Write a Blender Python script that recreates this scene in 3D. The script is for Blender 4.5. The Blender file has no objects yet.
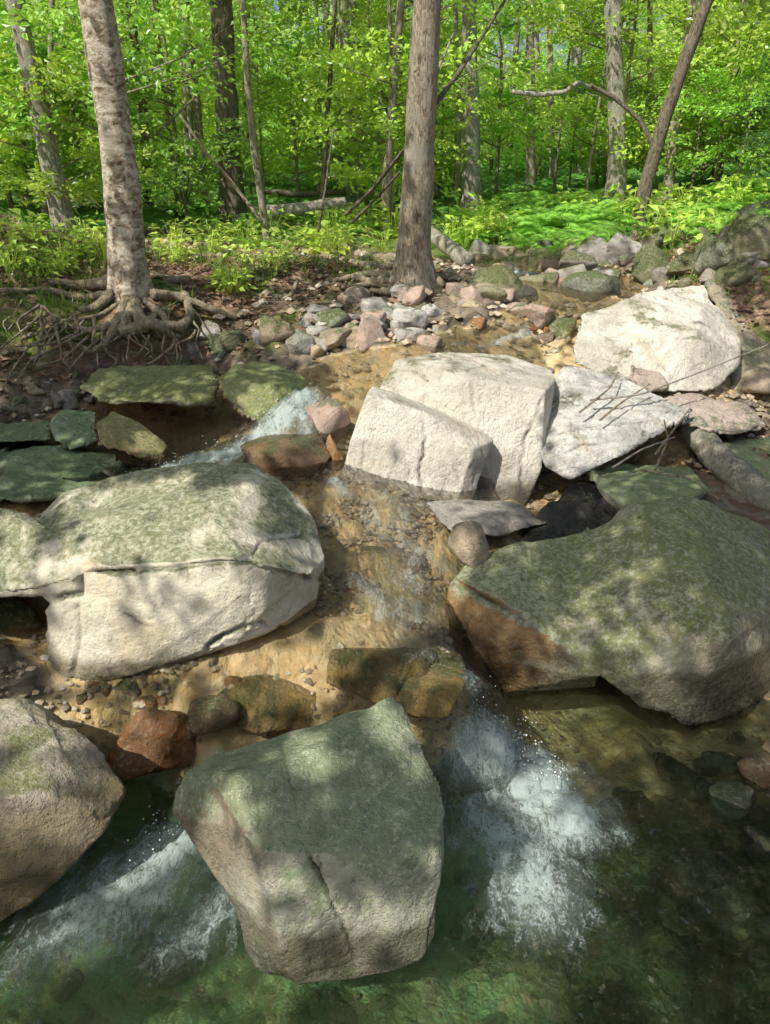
import bpy, bmesh, math, random
import numpy as np
from mathutils import Vector, Matrix

random.seed(7)
RNG = np.random.default_rng(11)
C = bpy.context.scene.collection
scene = bpy.context.scene

# ------------------------------------------------------------------ camera model
CAMZ, PITCH, F = 2.2, math.radians(26), 739.0
CP, SP = math.cos(PITCH), math.sin(PITCH)

def ray(px, py):
    up = (512 - py) / F
    return ((px - 385) / F, CP + up * SP, -SP + up * CP)

def at(px, py, Y):
    d = ray(px, py); t = Y / d[1]
    return np.array((d[0] * t, Y, CAMZ + d[2] * t))

def gz(px, py, z):
    d = ray(px, py); t = (z - CAMZ) / d[2]
    return np.array((d[0] * t, d[1] * t, z))

def project(x, y, z):
    zz = z - CAMZ
    f = y * CP - zz * SP
    u = y * SP + zz * CP
    f = np.maximum(f, 1e-3)
    return 385 + F * x / f, 512 - F * u / f

# ------------------------------------------------------------------ noise
def _h(ix, iy, iz, seed):
    h = (ix.astype(np.uint32) * np.uint32(374761393)) ^ (iy.astype(np.uint32) * np.uint32(668265263)) ^ \
        (iz.astype(np.uint32) * np.uint32(2147483647 - 58)) ^ np.uint32(seed * 974711 + 13)
    h = (h ^ (h >> np.uint32(13))) * np.uint32(1274126177)
    h = (h ^ (h >> np.uint32(15))) * np.uint32(2246822519)
    return ((h ^ (h >> np.uint32(16))) & np.uint32(0xffffff)).astype(np.float64) / 0x7fffff - 1.0

def vnoise(P, seed=0):
    P = np.asarray(P, float)
    fl = np.floor(P).astype(np.int64); f = P - fl; f = f * f * (3 - 2 * f)
    r = 0
    for dx in (0, 1):
        wx = f[..., 0] if dx else 1 - f[..., 0]
        for dy in (0, 1):
            wy = f[..., 1] if dy else 1 - f[..., 1]
            for dz in (0, 1):
                wz = f[..., 2] if dz else 1 - f[..., 2]
                r = r + wx * wy * wz * _h(fl[..., 0] + dx, fl[..., 1] + dy, fl[..., 2] + dz, seed)
    return r

def fbm(P, octv=4, seed=0, gain=0.5):
    a, s, r = 1.0, 1.0, 0
    for i in range(octv):
        r = r + a * vnoise(P * s + 17.3 * i, seed + i); a *= gain; s *= 2.03
    return r

def fbm2(x, y, octv=4, seed=0, gain=0.5):
    return fbm(np.stack([x, y, np.zeros_like(x) + 0.37], -1), octv, seed, gain)

def smooth(a, b, x):
    t = np.clip((x - a) / (b - a), 0, 1); return t * t * (3 - 2 * t)

# ------------------------------------------------------------------ thin plate splines
class TPS:
    def __init__(s, pts, reg=2e-3):
        P = np.array(pts, float); s.c = P[:, :2]; n = len(P)
        K = s._phi(s.c, s.c) + reg * np.eye(n)
        A = np.zeros((n + 3, n + 3)); A[:n, :n] = K; A[:n, n] = 1; A[:n, n + 1:] = s.c
        A[n, :n] = 1; A[n + 1:, :n] = s.c.T
        s.w = np.linalg.solve(A, np.concatenate([P[:, 2], np.zeros(3)]))
    @staticmethod
    def _phi(a, b):
        r2 = ((a[:, None, :] - b[None]) ** 2).sum(-1)
        return 0.5 * r2 * np.log(r2 + 1e-9)
    def __call__(s, x, y):
        q = np.stack([np.ravel(x), np.ravel(y)], -1).astype(float); out = np.empty(len(q)); n = len(s.c)
        for i in range(0, len(q), 40000):
            b = q[i:i + 40000]
            out[i:i + 40000] = s._phi(b, s.c) @ s.w[:n] + s.w[n] + b @ s.w[n + 1:]
        return out.reshape(np.shape(x)) if np.shape(x) else float(out[0])

TP = [  # (px, py, z): ground and stream bed
    (560, 900, -.32), (420, 1010, -.3), (300, 1010, -.25), (620, 1020, -.36), (100, 930, -.2), (30, 1000, -.2), (740, 900, -.14),
    (690, 960, -.2), (760, 1010, -.12), (700, 800, -.12), (770, 790, -.02), (480, 770, -.3), (560, 740, -.22), (630, 760, -.15), (320, 900, -.22),
    (160, 850, -.2), (200, 900, -.25), (420, 650, .29), (460, 665, .27), (340, 680, .26), (250, 690, .24), (160, 715, .2), (80, 720, .2),
    (20, 720, .26), (390, 560, .38), (400, 505, .46), (340, 500, .5), (310, 450, .6), (280, 415, .68), (230, 440, .56), (150, 470, .52),
    (60, 480, .46), (20, 520, .46), (100, 600, .3), (0, 640, .3), (-40, 600, .32),
    (600, 690, -.1), (700, 700, -.08), (760, 690, .0), (640, 600, .1), (760, 600, .3), (690, 480, .42), (620, 480, .4), (740, 470, .45), (770, 500, .4), (440, 500, .42), (560, 490, .18), (600, 478, .2),
    (520, 506, .28), (500, 530, .36), (650, 400, .62), (770, 400, .55), (480, 345, .86), (440, 372, .84), (350, 372, .80), (560, 335, .88),
    (520, 300, .98), (520, 275, 1.03), (545, 255, 1.1), (420, 318, 1.03), (350, 335, 1.0), (285, 348, .95), (470, 322, 1.0), (250, 370, .8), (180, 400, .55), (240, 405, .56),
    (130, 400, .56), (90, 385, .72), (60, 425, .56), (0, 435, .58), (100, 345, .95), (160, 340, .96), (40, 345, .98), (-60, 400, .8), (130, 291, 1.25), (60, 292, 1.25), (200, 290, 1.2),
    (-20, 300, 1.27), (300, 262, 1.22), (255, 300, 1.12), (230, 325, .98), (100, 240, 1.34), (230, 222, 1.32), (405, 286, 1.18), (350, 255, 1.24), (360, 282, 1.18), (370, 300, 1.05), (470, 236, 1.2),
    (600, 236, 1.28), (640, 232, 1.3), (690, 238, 1.42), (760, 225, 1.6), (730, 290, .95), (800, 300, .95), (620, 290, .98), (580, 290, 1.0), (850, 400, .7), (900, 500, .6), (900, 640, .3), (700, 262, 1.3), (770, 262, 1.4),
    (-150, 500, .9), (-150, 650, .7), (-200, 900, .2), (950, 900, .3),
]
TPW = [gz(*p) for p in TP]
TPW += [np.array(p) for p in (
    (-.25, 2.02, -.12), (0, 2.02, -.2), (.25, 2.02, -.22), (.5, 2.1, -.2), (-.8, 1.95, .02), (-.55, 1.95, -.1),
    (-6, 8, 1.8), (6, 8, 1.9), (0, 14, 1.3), (-8, 14, 1.7), (8, 14, 2.0), (0, 22, 1.6), (-14, 22, 2.0), (14, 22, 2.6), (0, 32, 2.2), (20, 34, 4),
    (-20, 34, 3), (0, 60, 5), (-45, 60, 6), (45, 60, 7), (0, 90, 9), (-60, 90, 10), (60, 90, 10), (-8, 2, 1.5), (8, 2, 1.6), (-6, -4, 1.2), (6, -4, 1.2), (0, -6, .6), (0, -1, -.1), (-40, 10, 4), (40, 10, 4), (-2.5, 0, .5), (2.5, 0, .5))]
_T = TPS(TPW)
PX0, PX1 = -1.9, 2.2

def terr(x, y):
    x = np.asarray(x, float); y = np.asarray(y, float)
    z = _T(x, y)
    d = np.hypot(x, y)
    n = fbm2(x * 1.7, y * 1.7, 3, 5) * .035 + fbm2(x * 7, y * 7, 3, 9) * .014
    return z + n * np.clip(d / 4, .5, 3)

def ground_hit(px, py, far=60.):
    d = ray(px, py)
    ts = np.concatenate([np.arange(1.2, 9, .03), np.arange(9, far, .15)])
    x, y, z = d[0] * ts, d[1] * ts, CAMZ + d[2] * ts
    h = terr(x, y)
    k = np.nonzero(z < h)[0]
    i = k[0] if len(k) else len(ts) - 1
    return np.array((x[i], y[i], h[i])), ts[i]

# water levels of the upper reaches
WP = [(420, 650, .365), (455, 668, .345), (350, 688, .335), (250, 690, .30), (160, 715, .255), (80, 715, .24), (390, 560, .45), (430, 520, .49), (390, 500, .55), (340, 495, .58), (310, 445, .68), (285, 412, .80),
      (240, 440, .665), (190, 455, .62), (150, 470, .60), (60, 480, .565), (0, 520, .56), (-60, 480, .56), (230, 415, .62), (180, 412, .6), (330, 380, .875), (350, 368, .90), (440, 365, .93), (480, 348, .945), (560, 345, .95), (600, 335, .95),
      (500, 330, .96), (520, 305, 1.06), (440, 312, .99), (380, 325, .95), (520, 280, 1.09), (560, 290, 1.09), (520, 268, 1.12), (540, 258, 1.19), (600, 255, 1.2), (430, 590, .41), (470, 510, .47), (520, 520, .40), (420, 500, .52)]
WPW = [gz(*p) for p in WP] + [np.array(p) for p in ((.05, 4.1, .56), (.35, 4.1, .53), (.62, 4.1, .45), (.3, 4.8, .90), (-.25, 2.2, .31), (0, 2.2, .325), (.3, 2.22, .33), (.42, 2.25, .33), (-.25, 2.04, -.02), (0, 2.03, -.02), (.3, 2.03, -.03), (.55, 2.1, -.05), (.6, 2.5, -.05), (-.6, 2.12, .2), (-.55, 1.93, -.03), (-.8, 1.9, .0), (-.9, 2.2, .2))]
_W = TPS(WPW, 4e-3)

# ------------------------------------------------------------------ object helpers
def tag(o, label=None, cat=None, group=None, kind=None):
    if label: o['label'] = label
    if cat: o['category'] = cat
    if group: o['group'] = group
    if kind: o['kind'] = kind
    return o

def mesh_np(name, V, Fc, smooth_=True):
    V = np.asarray(V, np.float32); Fc = np.asarray(Fc, np.int32)
    me = bpy.data.meshes.new(name)
    n, k = Fc.shape
    me.vertices.add(len(V)); me.vertices.foreach_set('co', V.ravel())
    me.loops.add(n * k); me.loops.foreach_set('vertex_index', Fc.ravel())
    me.polygons.add(n); me.polygons.foreach_set('loop_start', np.arange(0, n * k, k, dtype=np.int32))
    me.polygons.foreach_set('use_smooth', np.full(n, smooth_))
    me.update(calc_edges=True); me.validate()
    return me

def link(name, me, mat=None, parent=None, loc=None):
    o = bpy.data.objects.new(name, me); C.objects.link(o)
    if mat and me and not me.materials: me.materials.append(mat)
    if parent: o.parent = parent
    if loc is not None: o.location = loc
    return o

def empty(name, loc):
    o = bpy.data.objects.new(name, None); C.objects.link(o); o.location = loc; o.empty_display_size = .2
    return o

def attr(me, name, vals):
    a = me.attributes.new(name, 'FLOAT', 'POINT'); a.data.foreach_set('value', np.asarray(vals, np.float32).ravel())

def grid_faces(nx, ny):
    i = np.arange(nx - 1)[None, :] + np.arange(ny - 1)[:, None] * nx
    return np.stack([i, i + 1, i + nx + 1, i + nx], -1).reshape(-1, 4)

def merge(parts):
    V, Fc, off = [], [], 0
    for v, f in parts:
        V.append(v); Fc.append(np.asarray(f) + off); off += len(v)
    return np.concatenate(V), np.concatenate(Fc)

def tube(pts, rad, seg=8, rough=0., seed=0, step=None):
    P = np.array(pts, float); R = np.array(rad, float)
    if step:
        d = np.concatenate([[0], np.cumsum(np.linalg.norm(np.diff(P, axis=0), axis=1))])
        n = max(3, int(d[-1] / step)); s = np.linspace(0, d[-1], n)
        # catmull-rom like smoothing
        Q = np.stack([np.interp(s, d, P[:, k]) for k in range(3)], -1); R = np.interp(s, d, R)
        for _ in range(max(1, int(n / len(P) / 3))):
            Q[1:-1] = (Q[:-2] + 2 * Q[1:-1] + Q[2:]) / 4
        P = Q
    n = len(P); T = np.gradient(P, axis=0); T /= np.linalg.norm(T, axis=1)[:, None] + 1e-9
    u = np.cross(T[0], (0.31, .9, .2)); u /= np.linalg.norm(u); V = []
    ang = np.linspace(0, 2 * math.pi, seg, endpoint=False)
    for i in range(n):
        u = u - T[i] * (u @ T[i]); u /= np.linalg.norm(u) + 1e-9; v = np.cross(T[i], u)
        V.append(P[i] + R[i] * (np.cos(ang)[:, None] * u + np.sin(ang)[:, None] * v))
    V = np.array(V)
    if rough:
        c = P[:, None, :]; d = V - c
        k = 1 + rough * (fbm(V * (1.2 / max(R.max(), .01)), 3, seed))
        V = c + d * k[..., None]
    V = V.reshape(-1, 3)
    i = np.arange(n - 1)[:, None] * seg; j = np.arange(seg)[None]; j2 = (j + 1) % seg
    Fc = np.stack([i + j, i + j2, i + seg + j2, i + seg + j], -1).reshape(-1, 4)
    V = np.concatenate([V, P[:1], P[-1:]]); a, b = n * seg, n * seg + 1
    j = np.arange(seg); j2 = (j + 1) % seg; e = (n - 1) * seg
    capA = np.stack([j2, j, np.full(seg, a), np.full(seg, a)], -1); capB = np.stack([e + j, e + j2, np.full(seg, b), np.full(seg, b)], -1)
    return V, Fc, capA, capB

def tube_mesh(name, tubes, smooth_=True):
    bmV, quads, tris, off = [], [], [], 0
    for V, Fc, a, b in tubes:
        bmV.append(V); quads.append(Fc + off); tris.append(a[:, :3] + off); tris.append(b[:, :3] + off); off += len(V)
    V = np.concatenate(bmV); Q = np.concatenate(quads); T3 = np.concatenate(tris)
    me = bpy.data.meshes.new(name)
    me.vertices.add(len(V)); me.vertices.foreach_set('co', V.astype(np.float32).ravel())
    idx = np.concatenate([Q.ravel(), T3.ravel()]).astype(np.int32)
    me.loops.add(len(idx)); me.loops.foreach_set('vertex_index', idx)
    ls = np.concatenate([np.arange(len(Q)) * 4, len(Q) * 4 + np.arange(len(T3)) * 3]).astype(np.int32)
    me.polygons.add(len(ls)); me.polygons.foreach_set('loop_start', ls)
    me.polygons.foreach_set('use_smooth', np.full(len(ls), smooth_))
    me.update(calc_edges=True); me.validate()
    return me

# ------------------------------------------------------------------ materials
class NT:
    def __init__(s, name):
        s.m = bpy.data.materials.new(name); s.m.use_nodes = True; s.t = s.m.node_tree; s.t.nodes.clear()
        s.out = s.n('ShaderNodeOutputMaterial')
    def n(s, typ, **kw):
        nd = s.t.nodes.new(typ)
        for k, v in kw.items():
            if k[0] == '_': nd.inputs[k[1:].replace('_', ' ')].default_value = v
            else: setattr(nd, k, v)
        return nd
    def l(s, a, b): s.t.links.new(a, b)
    def val(s, sock, v):
        if hasattr(v, 'is_linked') or isinstance(v, bpy.types.NodeSocket): s.l(v, sock)
        else: sock.default_value = v
    def math(s, op, a, b=None, clamp=False):
        nd = s.n('ShaderNodeMath', operation=op, use_clamp=clamp); s.val(nd.inputs[0], a)
        if b is not None: s.val(nd.inputs[1], b)
        return nd.outputs[0]
    def mix(s, f, a, b, mode='MIX'):
        nd = s.n('ShaderNodeMix', data_type='RGBA', blend_type=mode); s.val(nd.inputs[0], f)
        for k, v in ((6, a), (7, b)):
            if isinstance(v, tuple): nd.inputs[k].default_value = (*v[:3], 1)
            else: s.l(v, nd.inputs[k])
        return nd.outputs[2]
    def noise(s, co, scale, detail=4, rough=.55, dist=0., col=False):
        nd = s.n('ShaderNodeTexNoise'); nd.inputs['Scale'].default_value = scale; nd.inputs['Detail'].default_value = detail
        nd.inputs['Roughness'].default_value = rough; nd.inputs['Distortion'].default_value = dist
        if co is not None: s.l(co, nd.inputs['Vector'])
        return nd.outputs['Color' if col else 'Fac']
    def voro(s, co, scale, feature='F1', out='Distance'):
        nd = s.n('ShaderNodeTexVoronoi', feature=feature); nd.inputs['Scale'].default_value = scale; s.l(co, nd.inputs['Vector'])
        return nd.outputs[out]
    def ramp(s, f, stops, interp='LINEAR'):
        nd = s.n('ShaderNodeValToRGB'); cr = nd.color_ramp; cr.interpolation = interp
        while len(cr.elements) < len(stops): cr.elements.new(.5)
        for e, (p, c) in zip(cr.elements, stops):
            e.position = p; e.color = (*c, 1) if isinstance(c, tuple) else (c, c, c, 1)
        s.l(f, nd.inputs[0]); return nd.outputs[0]
    def step(s, f, a, b):
        nd = s.n('ShaderNodeMapRange', interpolation_type='SMOOTHSTEP'); s.val(nd.inputs[0], f)
        nd.inputs[1].default_value = a; nd.inputs[2].default_value = b; return nd.outputs[0]
    def mapping(s, co, scale=(1, 1, 1), rot=(0, 0, 0)):
        nd = s.n('ShaderNodeMapping'); nd.inputs['Scale'].default_value = scale; nd.inputs['Rotation'].default_value = rot
        s.l(co, nd.inputs['Vector']); return nd.outputs[0]
    def bump(s, h, strength, dist, normal=None):
        nd = s.n('ShaderNodeBump'); nd.inputs['Strength'].default_value = strength; nd.inputs['Distance'].default_value = dist
        s.l(h, nd.inputs['Height'])
        if normal: s.l(normal, nd.inputs['Normal'])
        return nd.outputs[0]
    def principled(s, col, rough, normal=None, spec=.4):
        p = s.n('ShaderNodeBsdfPrincipled'); s.val(p.inputs['Base Color'], col if not isinstance(col, tuple) else (*col, 1)); s.val(p.inputs['Roughness'], rough)
        p.inputs['Specular IOR Level'].default_value = spec
        if normal: s.l(normal, p.inputs['Normal'])
        return p.outputs[0]
    def done(s, sh):
        s.l(sh, s.out.inputs[0]); return s.m

def rock_mat(name, c1=(.36, .32, .26), c2=(.25, .24, .19), moss=.3, lichen=.4, wet_shade_z=-9., tint=None, tintz=None, stain=(.12, .15, .07), strata=(1, 1, 1), bump=1., use_obj=False, scale=1., wetdark=.38, tintx=None):
    m = NT(name)
    tc = m.n('ShaderNodeTexCoord'); geo = m.n('ShaderNodeNewGeometry')
    co = tc.outputs['Object']; pos = geo.outputs['Position']
    sep = m.n('ShaderNodeSeparateXYZ'); m.l(pos, sep.inputs[0]); z = sep.outputs[2]
    sn = m.n('ShaderNodeSeparateXYZ'); m.l(geo.outputs['Normal'], sn.inputs[0]); nz = sn.outputs[2]
    if use_obj:
        oi = m.n('ShaderNodeObjectInfo'); rnd = oi.outputs['Random']
        va = m.n('ShaderNodeVectorMath', operation='SCALE'); m.l(oi.outputs['Location'], va.inputs[0]); va.inputs['Scale'].default_value = 3.7
        vb = m.n('ShaderNodeVectorMath', operation='ADD'); m.l(pos, vb.inputs[0]); m.l(va.outputs[0], vb.inputs[1]); co = vb.outputs[0]
    nl = m.noise(co, 2.2 * scale, 5, .6, .6)
    nm = m.noise(co, 9 * scale, 6, .65, .3)
    nf = m.noise(co, 70 * scale, 4, .7)
    nff = m.noise(co, 190 * scale, 2, .6)
    if use_obj:
        b = oi.outputs['Color']
        base = m.mix(m.step(nl, .35, .65), b, m.mix(.5, b, (.16, .15, .12)))
    else:
        base = m.mix(m.step(nl, .36, .64), c1, c2)
    # blotches, light and dark mineral speckle
    base = m.mix(m.math('MULTIPLY', m.step(nm, .52, .68), .55), base, m.mix(1, base, (.62, .60, .55), 'MULTIPLY'))
    base = m.mix(m.math('MULTIPLY', m.step(nm, .48, .30), .45), base, m.mix(1, base, (1.35, 1.33, 1.28), 'MULTIPLY'))
    base = m.mix(m.step(nf, .60, .72), base, m.mix(1, base, (.55, .55, .52), 'MULTIPLY'))
    base = m.mix(m.math('MULTIPLY', m.step(nff, .58, .70), .6), base, m.mix(1, base, (1.5, 1.5, 1.45), 'MULTIPLY'))
    sm_ = m.noise(co, 1.3 * scale, 6, .68, 1.5); base = m.mix(m.math('MULTIPLY', m.step(sm_, .50, .66), .55), base, m.mix(1, base, (.80, .66, .48), 'MULTIPLY'))
    base = m.mix(m.math('MULTIPLY', m.step(sm_, .46, .34), .5), base, m.mix(1, base, (.66, .68, .66), 'MULTIPLY'))
    # strata / cracks
    stco = m.mapping(co, strata)
    st = m.noise(stco, 5 * scale, 5, .7, 1.2)
    crk = m.step(m.math('ABSOLUTE', m.math('SUBTRACT', st, .5)), .014, .0)
    crk = m.math('MULTIPLY', crk, m.step(m.noise(co, 1.7 * scale, 2), .50, .62))
    base = m.mix(m.math('MULTIPLY', crk, .6), base, m.mix(1, base, (.35, .33, .28), 'MULTIPLY'))
    # green stain over the tops
    gm = m.math('ADD', m.math('MULTIPLY', nz, .42), m.math('MULTIPLY', m.noise(co, 3.1 * scale, 6, .72, .5), 1.25))
    gm = m.step(gm, 1.10 - moss * .62, 1.26 - moss * .62)
    gm = m.math('MULTIPLY', gm, m.ramp(m.noise(co, 38 * scale, 4, .75), [(.26, .45), (.6, 1.)]))
    base = m.mix(gm, base, m.mix(m.noise(co, 14 * scale, 4), tuple(x * .55 for x in stain), tuple(x * 1.5 for x in stain)))
    # pale lichen crust
    lv = m.math('ADD', m.noise(co, 42 * scale, 5, .75), m.math('MULTIPLY', nl, .3))
    lm = m.math('MULTIPLY', m.step(lv, .74 - lichen * .1, .79 - lichen * .1), .45)
    base = m.mix(lm, base, (.58, .59, .47))
    dv = m.math('ADD', m.noise(co, 33 * scale, 4, .7), m.math('MULTIPLY', nm, .25))
    base = m.mix(m.math('MULTIPLY', m.step(dv, .74, .84), .5), base, (.08, .08, .06))
    if tint:
        tm = m.step(m.math('ADD', z, m.math('MULTIPLY', m.math('SUBTRACT', nl, .5), .35)), tintz + .06, tintz - .08)
        if tintx:
            tm = m.math('MULTIPLY', tm, m.step(m.math('ADD', sep.outputs[0], m.math('MULTIPLY', z, -.6)), tintx + .10, tintx - .08))
            tm = m.math('MULTIPLY', tm, m.step(nz, .62, .36))
        base = m.mix(m.math('MULTIPLY', tm, .75), base, m.mix(nm, tint, tuple(x * .45 for x in tint)))
    ck = m.n('ShaderNodeAttribute'); ck.attribute_name = 'crack'
    base = m.mix(m.math('MULTIPLY', ck.outputs['Fac'], .85), base, (.035, .03, .022))
    wet = m.step(m.math('ADD', z, m.math('MULTIPLY', m.math('SUBTRACT', nm, .5), .12)), wet_shade_z + .05, wet_shade_z - .02)
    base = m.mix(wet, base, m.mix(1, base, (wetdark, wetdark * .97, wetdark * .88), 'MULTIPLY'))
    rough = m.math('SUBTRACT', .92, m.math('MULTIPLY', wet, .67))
    b1 = m.bump(m.math('ADD', m.math('MULTIPLY', st, .6), m.math('ADD', nm, m.math('MULTIPLY', m.noise(co, 24 * scale, 5, .75), .55))), .75 * bump, .04)
    b1 = m.bump(crk, .5, -.02, b1)
    b2 = m.bump(m.math('ADD', nf, m.math('MULTIPLY', nff, .5)), .7 * bump, .008, b1)
    return m.done(m.principled(base, rough, b2, .35))

def leaf_mat(name, c1, c2, trans=.45, tc=None, rough=.5):
    m = NT(name); geo = m.n('ShaderNodeNewGeometry'); r = geo.outputs['Random Per Island']
    n = m.noise(geo.outputs['Position'], .55, 3)
    f = m.math('ADD', m.math('MULTIPLY', r, .7), m.math('MULTIPLY', n, .35), True)
    col = m.mix(f, c1, c2); oi = m.n('ShaderNodeObjectInfo'); dk = m.ramp(oi.outputs['Random'], [(0, .68), (.5, 1.0), (1, 1.1)]); col = m.mix(1, col, dk, 'MULTIPLY')
    d = m.n('ShaderNodeBsdfDiffuse'); m.l(col, d.inputs[0])
    t = m.n('ShaderNodeBsdfTranslucent'); m.l(m.mix(1, col, tc or (1.15, 1.04, .5), 'MULTIPLY'), t.inputs[0])
    mx = m.n('ShaderNodeMixShader'); mx.inputs[0].default_value = trans; m.l(d.outputs[0], mx.inputs[1]); m.l(t.outputs[0], mx.inputs[2])
    g = m.n('ShaderNodeBsdfGlossy'); g.inputs['Roughness'].default_value = rough; g.inputs[0].default_value = (.9, .95, 1, 1)
    fr = m.n('ShaderNodeFresnel'); fr.inputs[0].default_value = 1.38
    mg = m.n('ShaderNodeMixShader'); m.l(m.math('MULTIPLY', fr.outputs[0], .5), mg.inputs[0]); m.l(mx.outputs[0], mg.inputs[1]); m.l(g.outputs[0], mg.inputs[2])
    return m.done(mg.outputs[0])

def bark_mat(name, dark, mid, pale, horiz=False, patch=.3, moss=.2, patchcol=(.5, .48, .43)):
    m = NT(name); tc = m.n('ShaderNodeTexCoord'); co = tc.outputs['Object']
    geo = m.n('ShaderNodeNewGeometry')
    s = (13, 13, 22) if horiz else (38, 38, 13)
    n1 = m.noise(m.mapping(co, s), 1, 8, .8, .5 if horiz else 1.0)
    n2 = m.noise(co, 5, 5, .65, .4); n3 = m.noise(co, 75, 3, .6)
    col = m.ramp(n1, [(.39, dark), (.47, mid), (.56, pale)])
    col = m.mix(m.math('MULTIPLY', m.step(n2, .62 - patch * .3, .74 - patch * .3), .8), col, m.mix(n1, patchcol, tuple(x * .55 for x in patchcol)))
    col = m.mix(m.step(n3, .58, .72), col, m.mix(1, col, (.6, .58, .55), 'MULTIPLY'))
    n4 = m.noise(co, 2.2, 5, .7)
    col = m.mix(m.math('MULTIPLY', m.step(n4, .70 - moss * .4, .80 - moss * .4), .7), col, (.09, .11, .035))
    b = m.bump(n1, 1.0, .03); b = m.bump(n3, .4, .004, b)
    return m.done(m.principled(col, .9, b, .25))

M = {}
# ------------------------------------------------------------------ terrain
def build_ground():
    xs = np.concatenate([np.linspace(-70, -12, 30), np.linspace(-11.6, -4.6, 40), np.arange(-4.5, 4.5, .03), np.linspace(4.6, 11.6, 40), np.linspace(12, 70, 30)])
    ys = np.concatenate([np.linspace(-9, .4, 24), np.arange(.45, 8.6, .03), np.linspace(8.7, 20, 90), np.linspace(21, 95, 50)])
    X, Y = np.meshgrid(xs, ys); Z = terr(X, Y)
    Wl = np.maximum(_W(X, Y), np.where(Y < 3, 0, -9))
    Wl = np.where((Y > 8.7) | (np.abs(X) > 3.6), Z - 5, Wl)
    chan = (Z < Wl + .01) & (np.abs(X) < 4) & (Y < 9)
    # cobbly relief along the stream bed
    near = (np.abs(X) < 4.5) & (Y < 9)
    rel = np.zeros_like(Z)
    P = np.stack([X[near], Y[near], 0 * X[near]], -1)
    rel[near] = np.maximum(0, vnoise(P * 6.5, 31)) * .055 + np.maximum(0, vnoise(P * 13, 33)) * .028
    Z = Z + rel * np.clip(1.3 - np.clip(Z - Wl, 0, .4) * 3, .15, 1)
    me = mesh_np('ground', np.stack([X, Y, Z], -1).reshape(-1, 3), grid_faces(len(xs), len(ys)))
    attr(me, 'depth', np.clip(Wl - Z, -1, 1))
    pool = smooth(2.35, 1.95, Y) * (Z < .12)
    attr(me, 'pool', pool)
    px, py = project(X, Y, Z)
    grass = smooth(.02, .25, Z - Wl) * np.maximum(smooth(6.6, 9.0, Y) * (.8 + .5 * fbm2(X * .8, Y * .8, 2, 8)), smooth(11, 14, Y))
    attr(me, 'floor', np.maximum(smooth(.08, .3, Z - Wl) * smooth(4.2, 5.2, Y), (np.abs(X) > 3.5) * 1.))
    attr(me, 'grass', grass)
    m = NT('ground_material'); geo = m.n('ShaderNodeNewGeometry'); pos = geo.outputs['Position']
    def A(n):
        a = m.n('ShaderNodeAttribute'); a.attribute_name = n; return a.outputs['Fac']
    dep, pl, fl, gr = A('depth'), A('pool'), A('floor'), A('grass')
    n1 = m.noise(pos, 1.6, 5, .6); n2 = m.noise(pos, 9, 6, .7, .5); n3 = m.noise(pos, 45, 4, .7)
    vc = m.n('ShaderNodeTexVoronoi'); vc.inputs['Scale'].default_value = 16; m.l(m.mix(.06, pos, m.noise(pos, 6, 3, col=True)), vc.inputs['Vector'])
    cell = m.n('ShaderNodeSeparateColor'); m.l(vc.outputs['Color'], cell.inputs[0])
    bed = m.ramp(cell.outputs[0], [(0, (.46, .35, .19)), (.3, (.70, .50, .26)), (.5, (.56, .49, .34)), (.7, (.80, .64, .40)), (1, (.36, .34, .20))])
    bed = m.mix(m.math('MULTIPLY', m.step(n2, .46, .7), .6), bed, (.74, .45, .17))
    bed = m.mix(m.math('MULTIPLY', m.step(n1, .50, .62), .6), bed, (.22, .23, .08))
    gold = (.78, .56, .26)
    bed = m.mix(.2, bed, m.mix(n2, gold, (.54, .42, .20)))
    pbed = m.ramp(cell.outputs[1], [(0, (.16, .19, .09)), (.35, (.44, .48, .22)), (.6, (.32, .42, .20)), (.85, (.55, .48, .27)), (1, (.22, .22, .14))])
    pbed = m.mix(m.step(n2, .45, .65), pbed, (.36, .62, .32))
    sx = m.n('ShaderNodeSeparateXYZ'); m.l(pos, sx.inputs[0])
    pbed = m.mix(m.step(m.math('ADD', sx.outputs[0], m.math('MULTIPLY', n1, .3)), .52, .82), pbed, m.mix(1, pbed, (.22, .20, .16), 'MULTIPLY'))  # bed colour darkened on the right to paint shade under the boulder
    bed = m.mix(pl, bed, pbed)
    bank = m.mix(n2, (.07, .05, .033), (.25, .18, .12))
    bank = m.mix(m.step(cell.outputs[2], .55, .75), bank, (.20, .18, .14))
    bank = m.mix(m.step(dep, -.25, -.02), bank, m.mix(cell.outputs[0], (.10, .085, .06), (.30, .25, .19)))
    floor = m.ramp(n3, [(.3, (.09, .06, .04)), (.5, (.25, .17, .11)), (.7, (.48, .36, .26))])
    floor = m.mix(m.step(n1, .46, .60), floor, m.mix(n2, (.05, .09, .015), (.17, .25, .04)))
    floor = m.mix(m.math('MULTIPLY', gr, .9, True), floor, m.mix(n2, (.04, .13, .02), (.14, .36, .05)))
    col = m.mix(fl, bank, floor)
    col = m.mix(m.step(dep, -.03, .01), col, bed)
    col = m.mix(m.step(m.math('ABSOLUTE', m.math('ADD', dep, .03)), .035, .0), col, m.mix(1, col, (.5, .5, .5), 'MULTIPLY'))
    rgh = m.math('SUBTRACT', .95, m.math('MULTIPLY', m.step(dep, -.06, .0), .5))
    b = m.bump(vc.outputs['Distance'], .6, -.03); b = m.bump(n3, .7, .015, b)
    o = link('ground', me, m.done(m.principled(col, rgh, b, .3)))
    tag(o, 'mossy forest floor, eroded banks and golden stony stream bed', None, None, 'structure')
    return o
GROUND = build_ground()

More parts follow.
